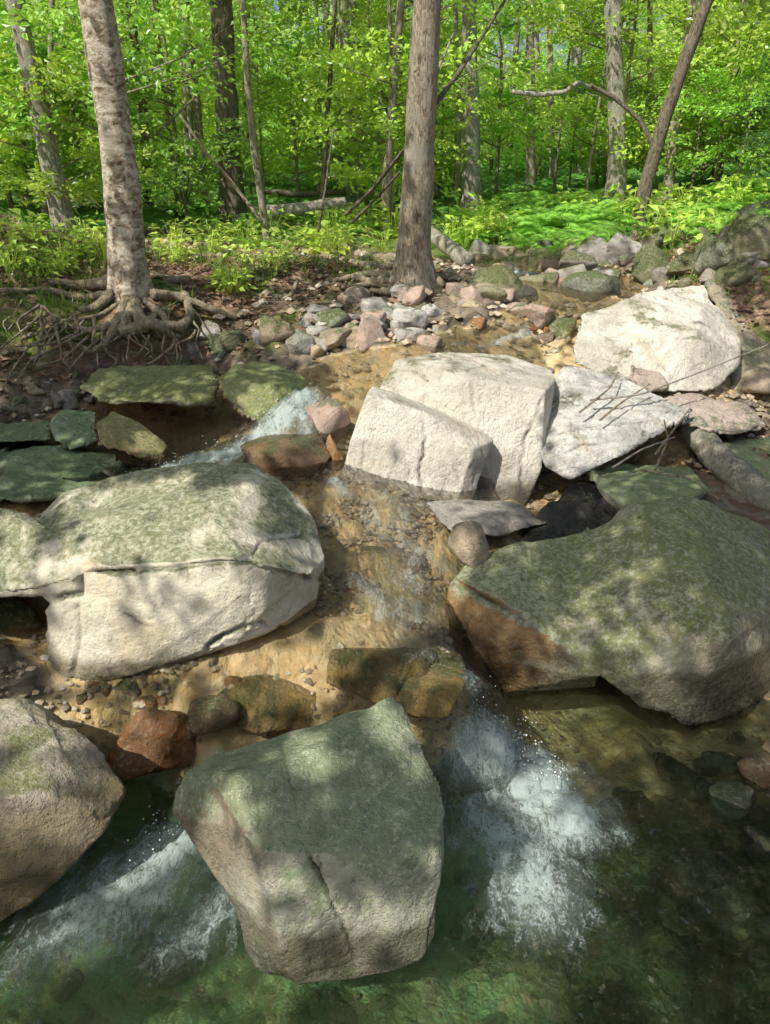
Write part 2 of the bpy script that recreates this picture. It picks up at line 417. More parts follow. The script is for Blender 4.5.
# ------------------------------------------------------------------ rocks
def np_of(me):
    V = np.empty(len(me.vertices) * 3, np.float32); me.vertices.foreach_get('co', V); V = V.reshape(-1, 3).astype(float)
    N = np.empty(len(me.vertices) * 3, np.float32); me.vertices.foreach_get('normal', N); return V, N.reshape(-1, 3).astype(float)

def hull_remesh(hulls, voxel, smooth_it=2):
    me = bpy.data.meshes.new('tmp'); bm = bmesh.new()
    for pts in hulls:
        b = bmesh.new()
        for p in pts: b.verts.new(p)
        r = bmesh.ops.convex_hull(b, input=b.verts)
        for v in [v for v in b.verts if not v.link_faces]: b.verts.remove(v)
        bmesh.ops.recalc_face_normals(b, faces=b.faces)
        t = bpy.data.meshes.new('t'); b.to_mesh(t); b.free(); bm.from_mesh(t); bpy.data.meshes.remove(t)
    bm.to_mesh(me); bm.free()
    o = bpy.data.objects.new('tmp', me); C.objects.link(o)
    r = o.modifiers.new('r', 'REMESH'); r.mode = 'VOXEL'; r.voxel_size = voxel
    if smooth_it:
        s = o.modifiers.new('s', 'SMOOTH'); s.factor = .5; s.iterations = smooth_it
    dg = bpy.context.evaluated_depsgraph_get()
    out = bpy.data.meshes.new_from_object(o.evaluated_get(dg)); bpy.data.objects.remove(o); bpy.data.meshes.remove(me)
    return out

def seg_dist(V, poly):
    P = np.array(poly); best = np.full(len(V), 1e9)
    for a, b in zip(P[:-1], P[1:]):
        d = b - a; t = np.clip(((V - a) @ d) / (d @ d + 1e-12), 0, 1)
        best = np.minimum(best, np.linalg.norm(V - a - t[:, None] * d, axis=1))
    return best

def rockify(me, seed, amp, freq, cracks=(), chips=0, facets=0):
    V, N = np_of(me)
    rg = np.random.default_rng(seed); c = V.mean(0)
    for i in range(chips):
        n = rg.normal(size=3); n /= np.linalg.norm(n); s = (V - c) @ n; lim = s.max() * rg.uniform(.80, .93)
        k = np.maximum(s - lim, 0); V = V - (k * .92)[:, None] * n
    if facets:
        size = np.linalg.norm(V.max(0) - V.min(0))
        for i in range(facets):
            j = rg.integers(len(V)); n = N[j] + rg.normal(size=3) * .16; n /= np.linalg.norm(n); Rr = size * rg.uniform(.09, .22)
            q = V - V[j]; dist = np.linalg.norm(q, axis=1); k = np.maximum(q @ n + size * rg.uniform(.001, .007), 0) * (dist < Rr * 1.0) * smooth(.25, .6, N @ n)
            cap = size * .0085; k = cap * np.tanh(k / cap)
            V = V - (k * (1 - smooth(Rr * .75, Rr, dist)))[:, None] * n
        me.vertices.foreach_set('co', V.astype(np.float32).ravel()); me.update(); V, N = np_of(me)
    d = fbm(V * freq, 3, seed, .5) * amp
    # ridged chipping: plates that step at their edges
    r = fbm(V * freq * 2.3 + 5, 3, seed + 20, .55)
    d -= np.exp(-(r / .05) ** 2) * amp * .35
    pl = fbm(V * np.array((1.2, 1.2, 2.4)) * freq * 1.3, 2, seed + 40); st = np.floor(pl * 4) / 4
    d += (st * .75 + pl * .25) * amp * .5
    d += fbm(V * freq * 8, 4, seed + 60, .62) * amp * .13
    V = V + N * d[:, None]
    me.vertices.foreach_set('co', V.astype(np.float32).ravel()); me.update()
    if cracks:
        from mathutils.bvhtree import BVHTree
        me.calc_loop_triangles(); T = np.empty(len(me.loop_triangles) * 3, np.int32); me.loop_triangles.foreach_get('vertices', T)
        bv = BVHTree.FromPolygons(V.tolist(), T.reshape(-1, 3).tolist()); eye = Vector((0, 0, CAMZ)); V0, N0 = np_of(me); ca = np.zeros(len(V))
        for poly, rad, dep in cracks:
            line = []; pp = np.array([q[:2] for q in poly], float)
            for a, b in zip(pp[:-1], pp[1:]):
                m_ = max(2, int(np.linalg.norm(b - a) / 5))
                for t in np.linspace(0, 1, m_, endpoint=False):
                    q = a + (b - a) * t + rg.normal(size=2) * .7; h = bv.ray_cast(eye, Vector(ray(*q)))
                    if h[0] is not None: line.append(np.array(h[0]))
            if len(line) < 2: continue
            L_ = np.array(line); sd = seg_dist(V, line); e = np.minimum(np.linalg.norm(V - L_[0], axis=1), np.linalg.norm(V - L_[-1], axis=1)); wv = .4 + .6 * smooth(-.4, .4, vnoise(V * 9, seed + 5)) ; wv = wv * smooth(0, .06, e)
            rad_ = rad * .75; k = np.exp(-(sd / rad_) ** 2) * wv; V = V - N0 * (dep * k)[:, None]; ca = np.maximum(ca, np.exp(-(sd / (rad * .6)) ** 2) * wv * min(1, dep / .025))
        me.vertices.foreach_set('co', V.astype(np.float32).ravel()); attr(me, 'crack', ca)
    me.polygons.foreach_set('use_smooth', np.ones(len(me.polygons), bool)); me.update()
    return me

def auto_back(pts, D, shrink=.72, lift=0):
    a = np.array([p[:3] for p in pts], float); c = a[:, :2].mean(0); out = []
    for px, py, Y in a:
        qx, qy = c + (np.array((px, py)) - c) * shrink
        out.append(at(qx, qy + lift, max(Y, a[:, 2].mean()) + D))
    return out

def boulder(name, hulls, mat, label, cat='boulder', D=.5, voxel=.012, amp=.02, freq=2.5, cracks=(), seed=1, shrink=.72, sm=2, group=None, chips=0, facets=46):
    H = []
    for h in hulls:
        pts = h['p']; H.append([at(*p) for p in pts] + auto_back(pts, h.get('D', D), h.get('s', shrink)))
    me = hull_remesh(H, voxel, sm)
    rockify(me, seed, amp, freq, cracks, chips, facets)
    V, N = np_of(me); o0 = np.array((V[:, 0].mean(), V[:, 1].mean(), V[:, 2].min()))
    me.vertices.foreach_set('co', (V - o0).astype(np.float32).ravel()); me.update()
    me.name = name
    o = link(name, me, mat, None, o0); tag(o, label, cat, group)
    return o

ROCKS = []
def build_boulders():
    beige = rock_mat('beige_boulder_rock', (.78, .73, .59), (.60, .56, .44), moss=.42, lichen=.6, wet_shade_z=.36, bump=.65, stain=(.16, .18, .09))
    ROCKS.append(boulder('boulder', [
        dict(p=[(34, 514, 2.95), (60, 490, 3.05), (140, 470, 3.15), (200, 463, 3.2), (255, 465, 3.2), (290, 485, 3.15), (315, 520, 3.0), (326, 556, 2.85), (324, 580, 2.75),
                (312, 577, 2.58), (265, 564, 2.47), (240, 559, 2.44), (180, 564, 2.46), (75, 568, 2.5), (50, 532, 2.66), (230, 505, 2.75), (120, 510, 2.75)], D=.35),
        dict(p=[(74, 571, 2.49), (180, 567, 2.45), (252, 562, 2.44), (268, 570, 2.46), (318, 582, 2.7), (314, 612, 2.70), (288, 622, 2.58), (262, 642, 2.46), (215, 668, 2.40), (120, 692, 2.36),
                (75, 690, 2.36), (55, 682, 2.39), (50, 640, 2.42), (38, 607, 2.48)], D=.6),
        dict(p=[(270, 575, 2.5), (324, 584, 2.7), (318, 614, 2.68), (288, 632, 2.55), (255, 560, 2.5)], D=.4),
        dict(p=[(-40, 500, 2.95), (0, 505, 2.9), (30, 510, 2.88), (52, 530, 2.66), (80, 574, 2.49), (80, 592, 2.47), (20, 601, 2.5), (-80, 603, 2.5), (-80, 520, 2.9)], D=.5)],
        beige, 'big pale boulder in the left foreground, split by a long horizontal crack', D=.4, voxel=.0092, amp=.011, freq=2.0,
        cracks=[([(84, 571), (100, 571), (175, 568), (215, 562), (250, 559), (262, 566), (290, 574), (322, 581)], .013, .05), ([(118, 608), (135, 622), (165, 634)], .008, .018),
                ([(80, 570), (81, 592), (50, 600), (20, 602)], .014, .04), ([(200, 662), (215, 640), (240, 628), (262, 622), (278, 634), (296, 626)], .012, .03), ([(78, 596), (80, 640), (70, 688)], .011, .02),
                ([(250, 556), (262, 540), (300, 535), (320, 545)], .009, .014)], seed=3, shrink=.66, sm=1, facets=34))
    olive = rock_mat('olive_boulder_rock', (.36, .35, .25), (.25, .25, .17), moss=.52, lichen=.9, wet_shade_z=.27, stain=(.22, .25, .10), tint=(.44, .24, .08), tintz=.55, tintx=.58, bump=.95)  # wet band set high: damp foot plus painted shade along the underside
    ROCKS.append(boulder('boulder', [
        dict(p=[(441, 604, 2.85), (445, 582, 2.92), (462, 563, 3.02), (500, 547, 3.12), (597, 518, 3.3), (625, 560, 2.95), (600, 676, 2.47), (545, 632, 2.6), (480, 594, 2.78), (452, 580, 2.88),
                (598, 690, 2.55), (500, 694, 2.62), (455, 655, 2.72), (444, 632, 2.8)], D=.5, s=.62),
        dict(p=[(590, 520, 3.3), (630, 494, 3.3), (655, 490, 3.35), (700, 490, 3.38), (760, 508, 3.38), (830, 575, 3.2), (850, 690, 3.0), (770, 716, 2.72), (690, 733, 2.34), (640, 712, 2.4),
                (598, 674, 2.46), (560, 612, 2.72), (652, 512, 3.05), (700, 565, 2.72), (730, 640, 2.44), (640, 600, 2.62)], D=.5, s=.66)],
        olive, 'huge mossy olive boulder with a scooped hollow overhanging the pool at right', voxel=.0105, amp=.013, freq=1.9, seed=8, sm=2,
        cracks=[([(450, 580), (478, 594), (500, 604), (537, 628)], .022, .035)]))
    gcm = rock_mat('green_grey_boulder_rock', (.44, .43, .35), (.33, .35, .27), moss=.55, lichen=.4, wet_shade_z=.16, stain=(.23, .28, .16), tint=(.26, .20, .13), tintz=.6, tintx=-.60)
    ROCKS.append(boulder('boulder', [
        dict(p=[(174, 790, 1.74), (190, 765, 1.8), (222, 742, 1.86), (300, 722, 1.9), (395, 697, 1.95), (408, 705, 1.92), (434, 770, 1.74), (455, 812, 1.6), (455, 860, 1.52), (447, 925, 1.43), (430, 955, 1.39), (390, 976, 1.355),
                (347, 982, 1.345), (300, 989, 1.33), (256, 966, 1.37), (229, 908, 1.5), (196, 854, 1.6), (172, 812, 1.7), (236, 772, 1.655), (262, 850, 1.45), (284, 950, 1.345), (398, 730, 1.82), (425, 850, 1.47)], D=.42, s=.7),
        dict(p=[(270, 965, 1.5), (300, 985, 1.44), (400, 965, 1.5), (430, 930, 1.5), (240, 920, 1.56), (330, 940, 1.45)], D=.4, s=.9)],
        gcm, 'green grey cracked boulder standing in the pool at bottom centre', voxel=.0066, amp=.009, freq=3.0, seed=12, sm=1, facets=36,
        cracks=[([(277, 728), (290, 780), (305, 845)], .0042, .008), ([(305, 845), (327, 892), (345, 930), (358, 975)], .0055, .024), ([(318, 850), (322, 880), (328, 892)], .005, .015), ([(252, 770), (262, 830), (268, 880), (276, 930)], .005, .008)]))
    brn = rock_mat('brown_boulder_rock', (.58, .53, .46), (.40, .34, .24), moss=.4, lichen=.25, wet_shade_z=.2, stain=(.18, .20, .08), tint=(.27, .21, .10), tintz=.43)
    ROCKS.append(boulder('boulder', [
        dict(p=[(-80, 700, 1.95), (0, 702, 1.97), (40, 699, 2.0), (75, 712, 1.97), (110, 750, 1.86), (124, 790, 1.76), (105, 832, 1.66), (60, 880, 1.57), (0, 927, 1.5), (-80, 965, 1.45), (-90, 800, 1.6),
                (60, 745, 1.8), (10, 790, 1.62), (80, 800, 1.66)], D=.5, s=.7)],
        brn, 'rounded brown boulder with a sunlit grey top at the left edge of the pool', voxel=.0075, amp=.013, freq=3, seed=17, sm=4))
    white = rock_mat('pale_block_rock', (.82, .77, .67), (.60, .56, .48), moss=.10, lichen=.45, wet_shade_z=.40, stain=(.17, .17, .08), strata=(3, 3, .7), bump=1.1)
    ROCKS.append(boulder('boulder', [
        dict(p=[(395, 359, 4.62), (445, 351, 4.95), (507, 355, 5.0), (552, 370, 4.8), (556, 380, 4.6), (545, 391, 4.25), (470, 378, 4.32), (445, 364, 4.5), (379, 388, 4.42), (537, 432, 4.2), (541, 470, 4.1),
                (522, 512, 4.0), (480, 508, 3.98), (374, 410, 4.3)], D=.5, s=.85),
        dict(p=[(367, 395, 4.06), (423, 413, 3.99), (473, 449, 3.87), (373, 387, 4.34), (440, 411, 4.3), (476, 428, 4.2), (494, 440, 4.02), (340, 484, 3.84), (401, 497, 3.77), (457, 502, 3.75), (471, 504, 3.82), (350, 440, 3.95)], D=.4, s=.9)],
        white, 'large pale angular block with a sharp white ledge in mid stream', facets=0, voxel=.0105, amp=.009, freq=2.4, seed=21, sm=1,
        cracks=[([(423, 415), (425, 440), (419, 470), (424, 498)], .011, .03), ([(400, 450), (385, 490)], .008, .014), ([(471, 380), (473, 400), (478, 425)], .011, .02), ([(365, 440), (360, 478)], .007, .01), ([(412, 462), (402, 494)], .007, .012),
                ([(442, 366), (440, 395)], .008, .008), ([(545, 395), (525, 440), (520, 500)], .012, .02), ([(450, 450), (462, 495)], .007, .01)]))
    ROCKS.append(boulder('boulder', [
        dict(p=[(572, 345, 5.3), (580, 315, 5.6), (620, 295, 5.8), (672, 282, 6.0), (705, 283, 6.0), (722, 310, 5.8), (741, 345, 5.5), (738, 365, 5.3), (712, 392, 5.05), (650, 396, 5.0), (600, 376, 5.1), (575, 362, 5.2),
                (650, 330, 5.3), (700, 340, 5.25)], D=.6)],
        white, 'rounded sunlit white boulder behind the layered slabs at right', voxel=.015, amp=.024, freq=1.7, seed=26, sm=2, cracks=[([(605, 340), (625, 332), (645, 318)], .012, .02), ([(640, 345), (690, 335), (720, 345)], .01, .012), ([(590, 372), (640, 385)], .012, .02)]))
    tan = rock_mat('tan_shaded_rock', (.46, .37, .27), (.34, .32, .23), moss=.12, lichen=.4, wet_shade_z=.3, stain=(.20, .25, .11))
    ROCKS.append(boulder('boulder', [
        dict(p=[(708, 287, 6.15), (770, 279, 6.3), (840, 290, 6.3), (850, 395, 5.2), (770, 392, 5.2), (735, 388, 5.35), (740, 345, 5.75), (720, 312, 6.0)], D=.6)],
        tan, 'shaded tan boulder at the right edge beside the white boulder', voxel=.02, amp=.03, freq=1.7, seed=29, sm=3))
    lay = rock_mat('layered_grey_rock', (.80, .79, .74), (.60, .59, .56), moss=.12, lichen=.2, wet_shade_z=.45, stain=(.14, .15, .07), strata=(1.2, 1.2, 7), bump=1.4)
    ROCKS.append(boulder('boulder', [
        dict(p=[(537, 440, 4.35), (545, 400, 4.62), (565, 367, 4.9), (612, 371, 4.9), (645, 386, 4.7), (691, 410, 4.42), (684, 424, 4.25), (622, 455, 4.0), (570, 479, 3.9), (545, 468, 4.0), (540, 455, 4.1),
                (572, 440, 4.08), (640, 420, 4.22), (600, 395, 4.55)], D=.35, s=.6)],
        lay, 'angular grey slab with peeling layers right of the pale block', facets=10, voxel=.011, amp=.024, freq=2.6, seed=33, sm=1, cracks=[([(560, 400), (600, 408), (680, 412)], .009, .02), ([(548, 435), (600, 425), (660, 420)], .009, .02), ([(575, 385), (620, 388), (650, 394)], .007, .014), ([(560, 455), (580, 445), (630, 440)], .008, .016), ([(598, 392), (590, 430)], .006, .01)]))
    ROCKS.append(boulder('boulder', [
        dict(p=[(630, 362, 5.0), (660, 372, 4.95), (668, 388, 4.75), (640, 392, 4.7), (628, 378, 4.9)], D=.3, s=.8),
        dict(p=[(655, 398, 4.65), (690, 392, 4.8), (740, 404, 4.7), (770, 425, 4.5), (740, 436, 4.3), (690, 428, 4.35), (660, 412, 4.5)], D=.3, s=.8)],
        rock_mat('rubbly_pale_rock', (.5, .42, .36), (.4, .33, .27), moss=.1, lichen=.3, wet_shade_z=.4), 'broken pale pinkish rock ledge under the white boulder', 'rock', voxel=.015, amp=.03, freq=3, seed=35, sm=1))
    gsl = rock_mat('green_slab_rock', (.42, .43, .32), (.32, .35, .23), moss=.7, lichen=.25, wet_shade_z=.3, stain=(.25, .31, .15))
    ROCKS.append(boulder('boulder', [
        dict(p=[(590, 470, 3.98), (612, 461, 4.15), (690, 463, 4.25), (712, 492, 3.75), (660, 500, 3.62), (637, 512, 3.52), (628, 516, 3.54), (594, 482, 3.8), (640, 545, 3.55), (603, 505, 3.72)], D=.3, s=.75)],
        gsl, 'flat topped green slab wedged behind the olive boulder', voxel=.012, amp=.018, freq=2.6, seed=38, sm=1))
    ROCKS.append(boulder('boulder', [
        dict(p=[(715, 440, 4.4), (770, 436, 4.5), (840, 450, 4.4), (840, 510, 3.9), (770, 490, 3.95), (735, 465, 4.1)], D=.4, s=.8)],
        gsl, 'dark green slab lying behind the fallen log at the right edge', voxel=.014, amp=.02, freq=2.6, seed=39, sm=1))
    slab = rock_mat('grey_plate_rock', (.40, .37, .33), (.30, .28, .25), moss=.1, lichen=.2, wet_shade_z=.43)
    ROCKS.append(boulder('rock', [
        dict(p=[(425, 502, 3.58), (470, 500, 3.66), (508, 501, 3.7), (522, 505, 3.68), (550, 523, 3.5), (500, 536, 3.3), (451, 532, 3.28), (438, 520, 3.36), (500, 520, 3.36)], D=.2, s=.85)],
        slab, 'thin tilted grey plate leaning at the foot of the pale block', 'rock', facets=6, voxel=.009, amp=.01, freq=3.5, seed=41, sm=1))
    # added black rock that paints the dark void in the gap
    dk = rock_mat('dark_wet_rock', (.10, .10, .10), (.05, .05, .05), moss=.1, lichen=.05, wet_shade_z=.9)
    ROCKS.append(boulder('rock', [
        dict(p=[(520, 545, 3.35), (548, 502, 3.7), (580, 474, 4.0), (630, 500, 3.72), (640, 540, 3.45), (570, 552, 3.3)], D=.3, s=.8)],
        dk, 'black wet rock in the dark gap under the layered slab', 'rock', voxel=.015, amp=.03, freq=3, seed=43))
    mos = rock_mat('mossy_bank_rock', (.38, .38, .26), (.27, .27, .17), moss=.52, lichen=.35, wet_shade_z=.60, stain=(.19, .22, .07))
    ROCKS.append(boulder('boulder', [
        dict(p=[(78, 388, 4.75), (95, 369, 5.0), (130, 361, 5.15), (170, 364, 5.12), (216, 366, 5.05), (219, 386, 4.75), (214, 404, 4.55), (160, 399, 4.55), (100, 404, 4.55), (130, 382, 4.75)], D=.3, s=.55)],
        mos, 'mossy flat boulder overhanging a dark hollow below the birch roots', voxel=.014, amp=.025, freq=2.4, seed=46))
    tgr = rock_mat('tan_green_rock', (.55, .43, .28), (.40, .35, .21), moss=.6, lichen=.3, wet_shade_z=.62, stain=(.22, .27, .10))
    ROCKS.append(boulder('boulder', [
        dict(p=[(219, 376, 4.65), (232, 365, 4.85), (258, 359, 5.0), (300, 370, 4.9), (312, 384, 4.7), (300, 405, 4.45), (265, 426, 4.25), (240, 414, 4.32), (222, 398, 4.45), (256, 384, 4.5), (285, 386, 4.52)], D=.3, s=.7)],
        tgr, 'tan boulder with a green cap beside the small white cascade', voxel=.012, amp=.022, freq=3, seed=48))
    ROCKS.append(boulder('boulder', [
        dict(p=[(94, 424, 4.1), (112, 411, 4.3), (140, 421, 4.2), (171, 445, 4.0), (160, 458, 3.85), (130, 455, 3.85), (97, 444, 3.92), (130, 436, 3.98)], D=.25, s=.75)],
        rock_mat('orange_tan_rock', (.60, .43, .24), (.46, .38, .20), moss=.45, lichen=.2, wet_shade_z=.55, stain=(.22, .23, .09)), 'smooth orange tan boulder leaning in the left pool', voxel=.011, amp=.014, freq=3, seed=51, sm=4))
    gl = rock_mat('wet_green_slab_rock', (.36, .41, .31), (.26, .31, .21), moss=.38, lichen=.15, wet_shade_z=.56, stain=(.16, .23, .11))
    ROCKS.append(boulder('boulder', [dict(p=[(50, 425, 4.25), (62, 411, 4.45), (97, 412, 4.4), (98, 440, 4.1), (70, 450, 4.0), (52, 440, 4.1)], D=.25, s=.8)], gl, 'blocky green wet rock left of the orange tan boulder', voxel=.012, amp=.02, freq=3, seed=53, sm=1))
    ROCKS.append(boulder('boulder', [dict(p=[(-40, 448, 4.1), (40, 443, 4.2), (118, 452, 4.05), (122, 464, 3.9), (90, 478, 3.78), (20, 482, 3.75), (-60, 480, 3.75)], D=.25, s=.85)], gl, 'flat green ledge with pale edges in the shaded left pool', voxel=.012, amp=.022, freq=3, seed=54, sm=1))
    ROCKS.append(boulder('boulder', [dict(p=[(-60, 420, 4.45), (0, 416, 4.5), (52, 422, 4.4), (50, 440, 4.2), (-60, 446, 4.15)], D=.25, s=.85)], gl, 'low green ledge at the left edge above the pool', voxel=.012, amp=.022, freq=3, seed=55, sm=1))
    ROCKS.append(boulder('boulder', [dict(p=[(-60, 474, 3.74), (60, 472, 3.74), (112, 482, 3.6), (70, 498, 3.42), (-60, 502, 3.40)], D=.25, s=.85)], gl, 'long green ledge at the left edge just behind the split boulder', voxel=.012, amp=.02, freq=3, seed=56, sm=1))
build_boulders()
ROCKS.append(boulder('rock', [dict(p=[(100, 470, 3.8), (118, 462, 3.95), (150, 466, 3.9), (160, 474, 3.75), (120, 482, 3.65)], D=.2, s=.85)], rock_mat('low_wet_rock', (.40, .36, .25), (.28, .28, .18), moss=.4, lichen=.15, wet_shade_z=.6, stain=(.17, .22, .1)), 'low brownish rock at the tip of the flat green ledge', 'rock', voxel=.012, amp=.02, freq=3, seed=61, sm=1))

# library of smaller stones, unit size
def stone_lib():
    out = []
    for k in range(9):
        rg = np.random.default_rng(100 + k); n = 16 if k % 3 else 10
        p = rg.normal(size=(n, 3)); p /= np.linalg.norm(p, axis=1)[:, None]; p *= rg.uniform(.85, 1.08, (n, 1)); p[:, 2] *= .95
        me = hull_remesh([[tuple(x) for x in p]], .13, 3 + k % 3 * 2)
        rockify(me, 200 + k, .05, 1.3, (), 3, 8)
        V, N = np_of(me); lo, hi = V.min(0), V.max(0); V = (V - (lo + hi) / 2) / ((hi - lo) / 2)
        me.vertices.foreach_set('co', V.astype(np.float32).ravel()); me.update(); me.name = 'stone'
        out.append(me)
    return out
LIB = stone_lib()
STM = {'dry': rock_mat('stone_rock', use_obj=True, moss=.16, lichen=.2, scale=1.4), 'moss': rock_mat('mossy_stone_rock', use_obj=True, moss=.72, lichen=.35, stain=(.10, .13, .04), scale=1.4),
       'wet': rock_mat('wet_stone_rock', use_obj=True, moss=.25, lichen=.05, wet_shade_z=9, scale=1.4, wetdark=.75)}
_v = {}
def lib(k, mk):
    if (k, mk) not in _v:
        me = LIB[k].copy(); me.materials.clear(); me.materials.append(STM[mk]); _v[(k, mk)] = me
    return _v[(k, mk)]
COL = {'grey': (.46, .44, .40), 'pale grey': (.68, .66, .62), 'tan': (.55, .45, .32), 'pinkish': (.62, .47, .39), 'olive': (.34, .34, .20), 'orange': (.62, .35, .14), 'dark': (.13, .12, .11), 'green grey': (.36, .40, .30),
       'brown': (.33, .22, .13), 'rust': (.50, .22, .08), 'golden': (.52, .38, .15)}
NST = 0
def stone(px, py, w, h, col, label, mk='dry', group=None, Y=None, sink=.25, depth=.85, rot=None, cat='stone', name='stone'):
    """a stone whose visible foot stands at pixel (px, py), w by h pixels large there"""
    global NST; NST += 1
    if Y is None: p, t = ground_hit(px, py)
    else: p = at(px, py, Y); t = Y / ray(px, py)[1]
    sx = w / F * t / 2; sz = h / F * t / 2 * 1.15; sy = sx * depth
    o = link(name, lib(NST % 9, mk)); o.scale = (sx, sy, sz)
    o.location = (p[0], p[1] + sy * .7, p[2] + sz * (1 - sink * 1.2))
    o.rotation_euler = (random.uniform(-.15, .15), random.uniform(-.15, .15) if rot is None else rot, random.uniform(-.5, .5))
    c = COL[col]; j = random.uniform(.85, 1.15); o.color = (c[0] * j, c[1] * j, c[2] * j, 1)
    tag(o, label, cat, group); ROCKS.append(o); return o

S = [
 (325, 447, 52, 44, 'pinkish', 'rounded reddish stone above the brown wet stone left of the pale block', 'dry', 4.15),
 (283, 482, 92, 36, 'brown', 'wide wet brown stone in the rapids just behind the split boulder', 'wet', 3.8),
 (333, 476, 24, 42, 'orange', 'upright orange stone pressed against the pale block', 'dry', 3.92),
 (310, 462, 36, 22, 'grey', 'grey stone between the reddish and the brown stone', 'dry', 4.05),
 (471, 563, 44, 40, 'tan', 'smooth round tan pebble at the tip of the olive boulder', 'dry', 2.98),
 (368, 356, 36, 34, 'pinkish', 'squarish pinkish stone standing on the bar left of the upper pool', 'dry', None),
 (275, 349, 42, 32, 'tan', 'big tan rounded stone at the foot of the root bank', 'moss', None),
 (300, 357, 30, 20, 'grey', 'grey sloping stone right of the big tan rounded stone', 'dry', None),
 (326, 352, 54, 18, 'tan', 'long low tan stone on the bar beside the pinkish squarish stone', 'dry', None),
 (316, 360, 16, 13, 'tan', 'small round yellowish pebble below the long tan stone', 'dry', None),
 (235, 354, 34, 20, 'olive', 'olive oval stone left of the big tan rounded stone', 'moss', None),
 (216, 364, 34, 25, 'green grey', 'green oval stone above the green capped boulder', 'moss', None),
 (152, 366, 24, 26, 'olive', 'upright olive stone just under the birch roots', 'moss', None),
 (180, 382, 40, 18, 'green grey', 'slanted mossy stone right of the upright olive stone', 'moss', None),
 (208, 345, 26, 20, 'pale grey', 'flat pale grey stone leaning under the looped root', 'dry', None),
 (262, 346, 20, 18, 'grey', 'small dark grey stone behind the olive oval stone', 'dry', None),
 (410, 330, 38, 20, 'pale grey', 'pale grey white stone below the trunk on the gravel bar', 'dry', None),
 (428, 358, 28, 22, 'pinkish', 'dull pink stone at the edge of the upper pool', 'dry', None),
 (334, 330, 34, 18, 'green grey', 'greenish angular stone on the gravel bar', 'moss', None),
 (456, 298, 22, 14, 'pinkish', 'small pink stone beside the mossy round boulder upstream', 'dry', None),
 (466, 307, 26, 9, 'tan', 'low pale stone under the small pink stone upstream', 'dry', None),
 (492, 305, 32, 18, 'olive', 'olive tan stone in front of the mossy round boulder upstream', 'dry', None),
 (500, 296, 54, 28, 'olive', 'mossy round boulder in the upstream water', 'moss', None),
 (526, 304, 26, 18, 'dark', 'dark wet stone right of the mossy round boulder upstream', 'wet', None),
 (542, 332, 30, 26, 'pinkish', 'pinkish grey stone above the little riffle', 'dry', None),
 (519, 318, 28, 14, 'pinkish', 'flat pink stone lying across the little riffle', 'dry', None),
 (478, 334, 18, 14, 'rust', 'rusty orange stone at the left of the little riffle', 'dry', None),
 (565, 340, 28, 20, 'olive', 'mossy stone at the left shoulder of the white boulder', 'moss', None),
 (596, 302, 64, 26, 'green grey', 'low green grey boulder behind the white boulder', 'moss', None),
 (600, 272, 46, 34, 'grey', 'mossy grey rock at the foot of the leaning tree', 'moss', None),
 (626, 266, 38, 30, 'pale grey', 'pale rock under the roots of the leaning tree', 'dry', None),
 (656, 285, 44, 36, 'olive', 'square olive rock on the right bank', 'moss', None),
 (690, 276, 40, 22, 'olive', 'flat olive rock right of the square olive rock', 'moss', None),
 (722, 274, 50, 36, 'green grey', 'big green grey block high on the right bank', 'moss', None),
 (756, 262, 50, 44, 'olive', 'large shaded rock at the right edge of the bank', 'moss', None),
 (762, 232, 44, 28, 'green grey', 'rock topping the right bank under the hemlock', 'moss', None),
 (742, 290, 44, 20, 'olive', 'slanted rock just above the shaded tan boulder', 'moss', None),
 (545, 256, 24, 14, 'dark', 'dark rock beside the far small waterfall', 'moss', None),
 (22, 700, 58, 50, 'grey', 'grey pinkish stone wedged under the split boulder at the left edge', 'dry', 2.42),
 (10, 645, 60, 46, 'olive', 'mossy stone in the hollow left of the split boulder', 'moss', 2.75),
 (60, 742, 46, 22, 'orange', 'small orange stone beside the rounded brown boulder', 'wet', 2.22),
 (148, 782, 92, 66, 'rust', 'large wet orange stone between the split and the cracked boulder', 'wet', 2.06),
 (95, 722, 50, 18, 'brown', 'brown crumbly stone under the front of the split boulder', 'wet', 2.3),
 (270, 728, 120, 30, 'golden', 'big submerged golden stone behind the cracked boulder', 'wet', 2.24),
 (395, 712, 150, 26, 'golden', 'mossy golden stone under the water at the lip of the fall', 'wet', 2.2),
 (208, 738, 56, 32, 'brown', 'dark brown wet stone beside the cracked boulder', 'wet', 2.12),
]
for s in S: stone(s[0], s[1], s[2], s[3], s[4], s[5], s[6], None, s[7])

def in_poly(px, py, poly):
    px = np.asarray(px, float); py = np.asarray(py, float); c = np.zeros(px.shape, bool); n = len(poly)
    for i in range(n):
        (x1, y1), (x2, y2) = poly[i], poly[(i + 1) % n]
        if y1 == y2: continue
        k = ((y1 > py) != (y2 > py)) & (px < (x2 - x1) * (py - y1) / (y2 - y1) + x1); c ^= k
    return c

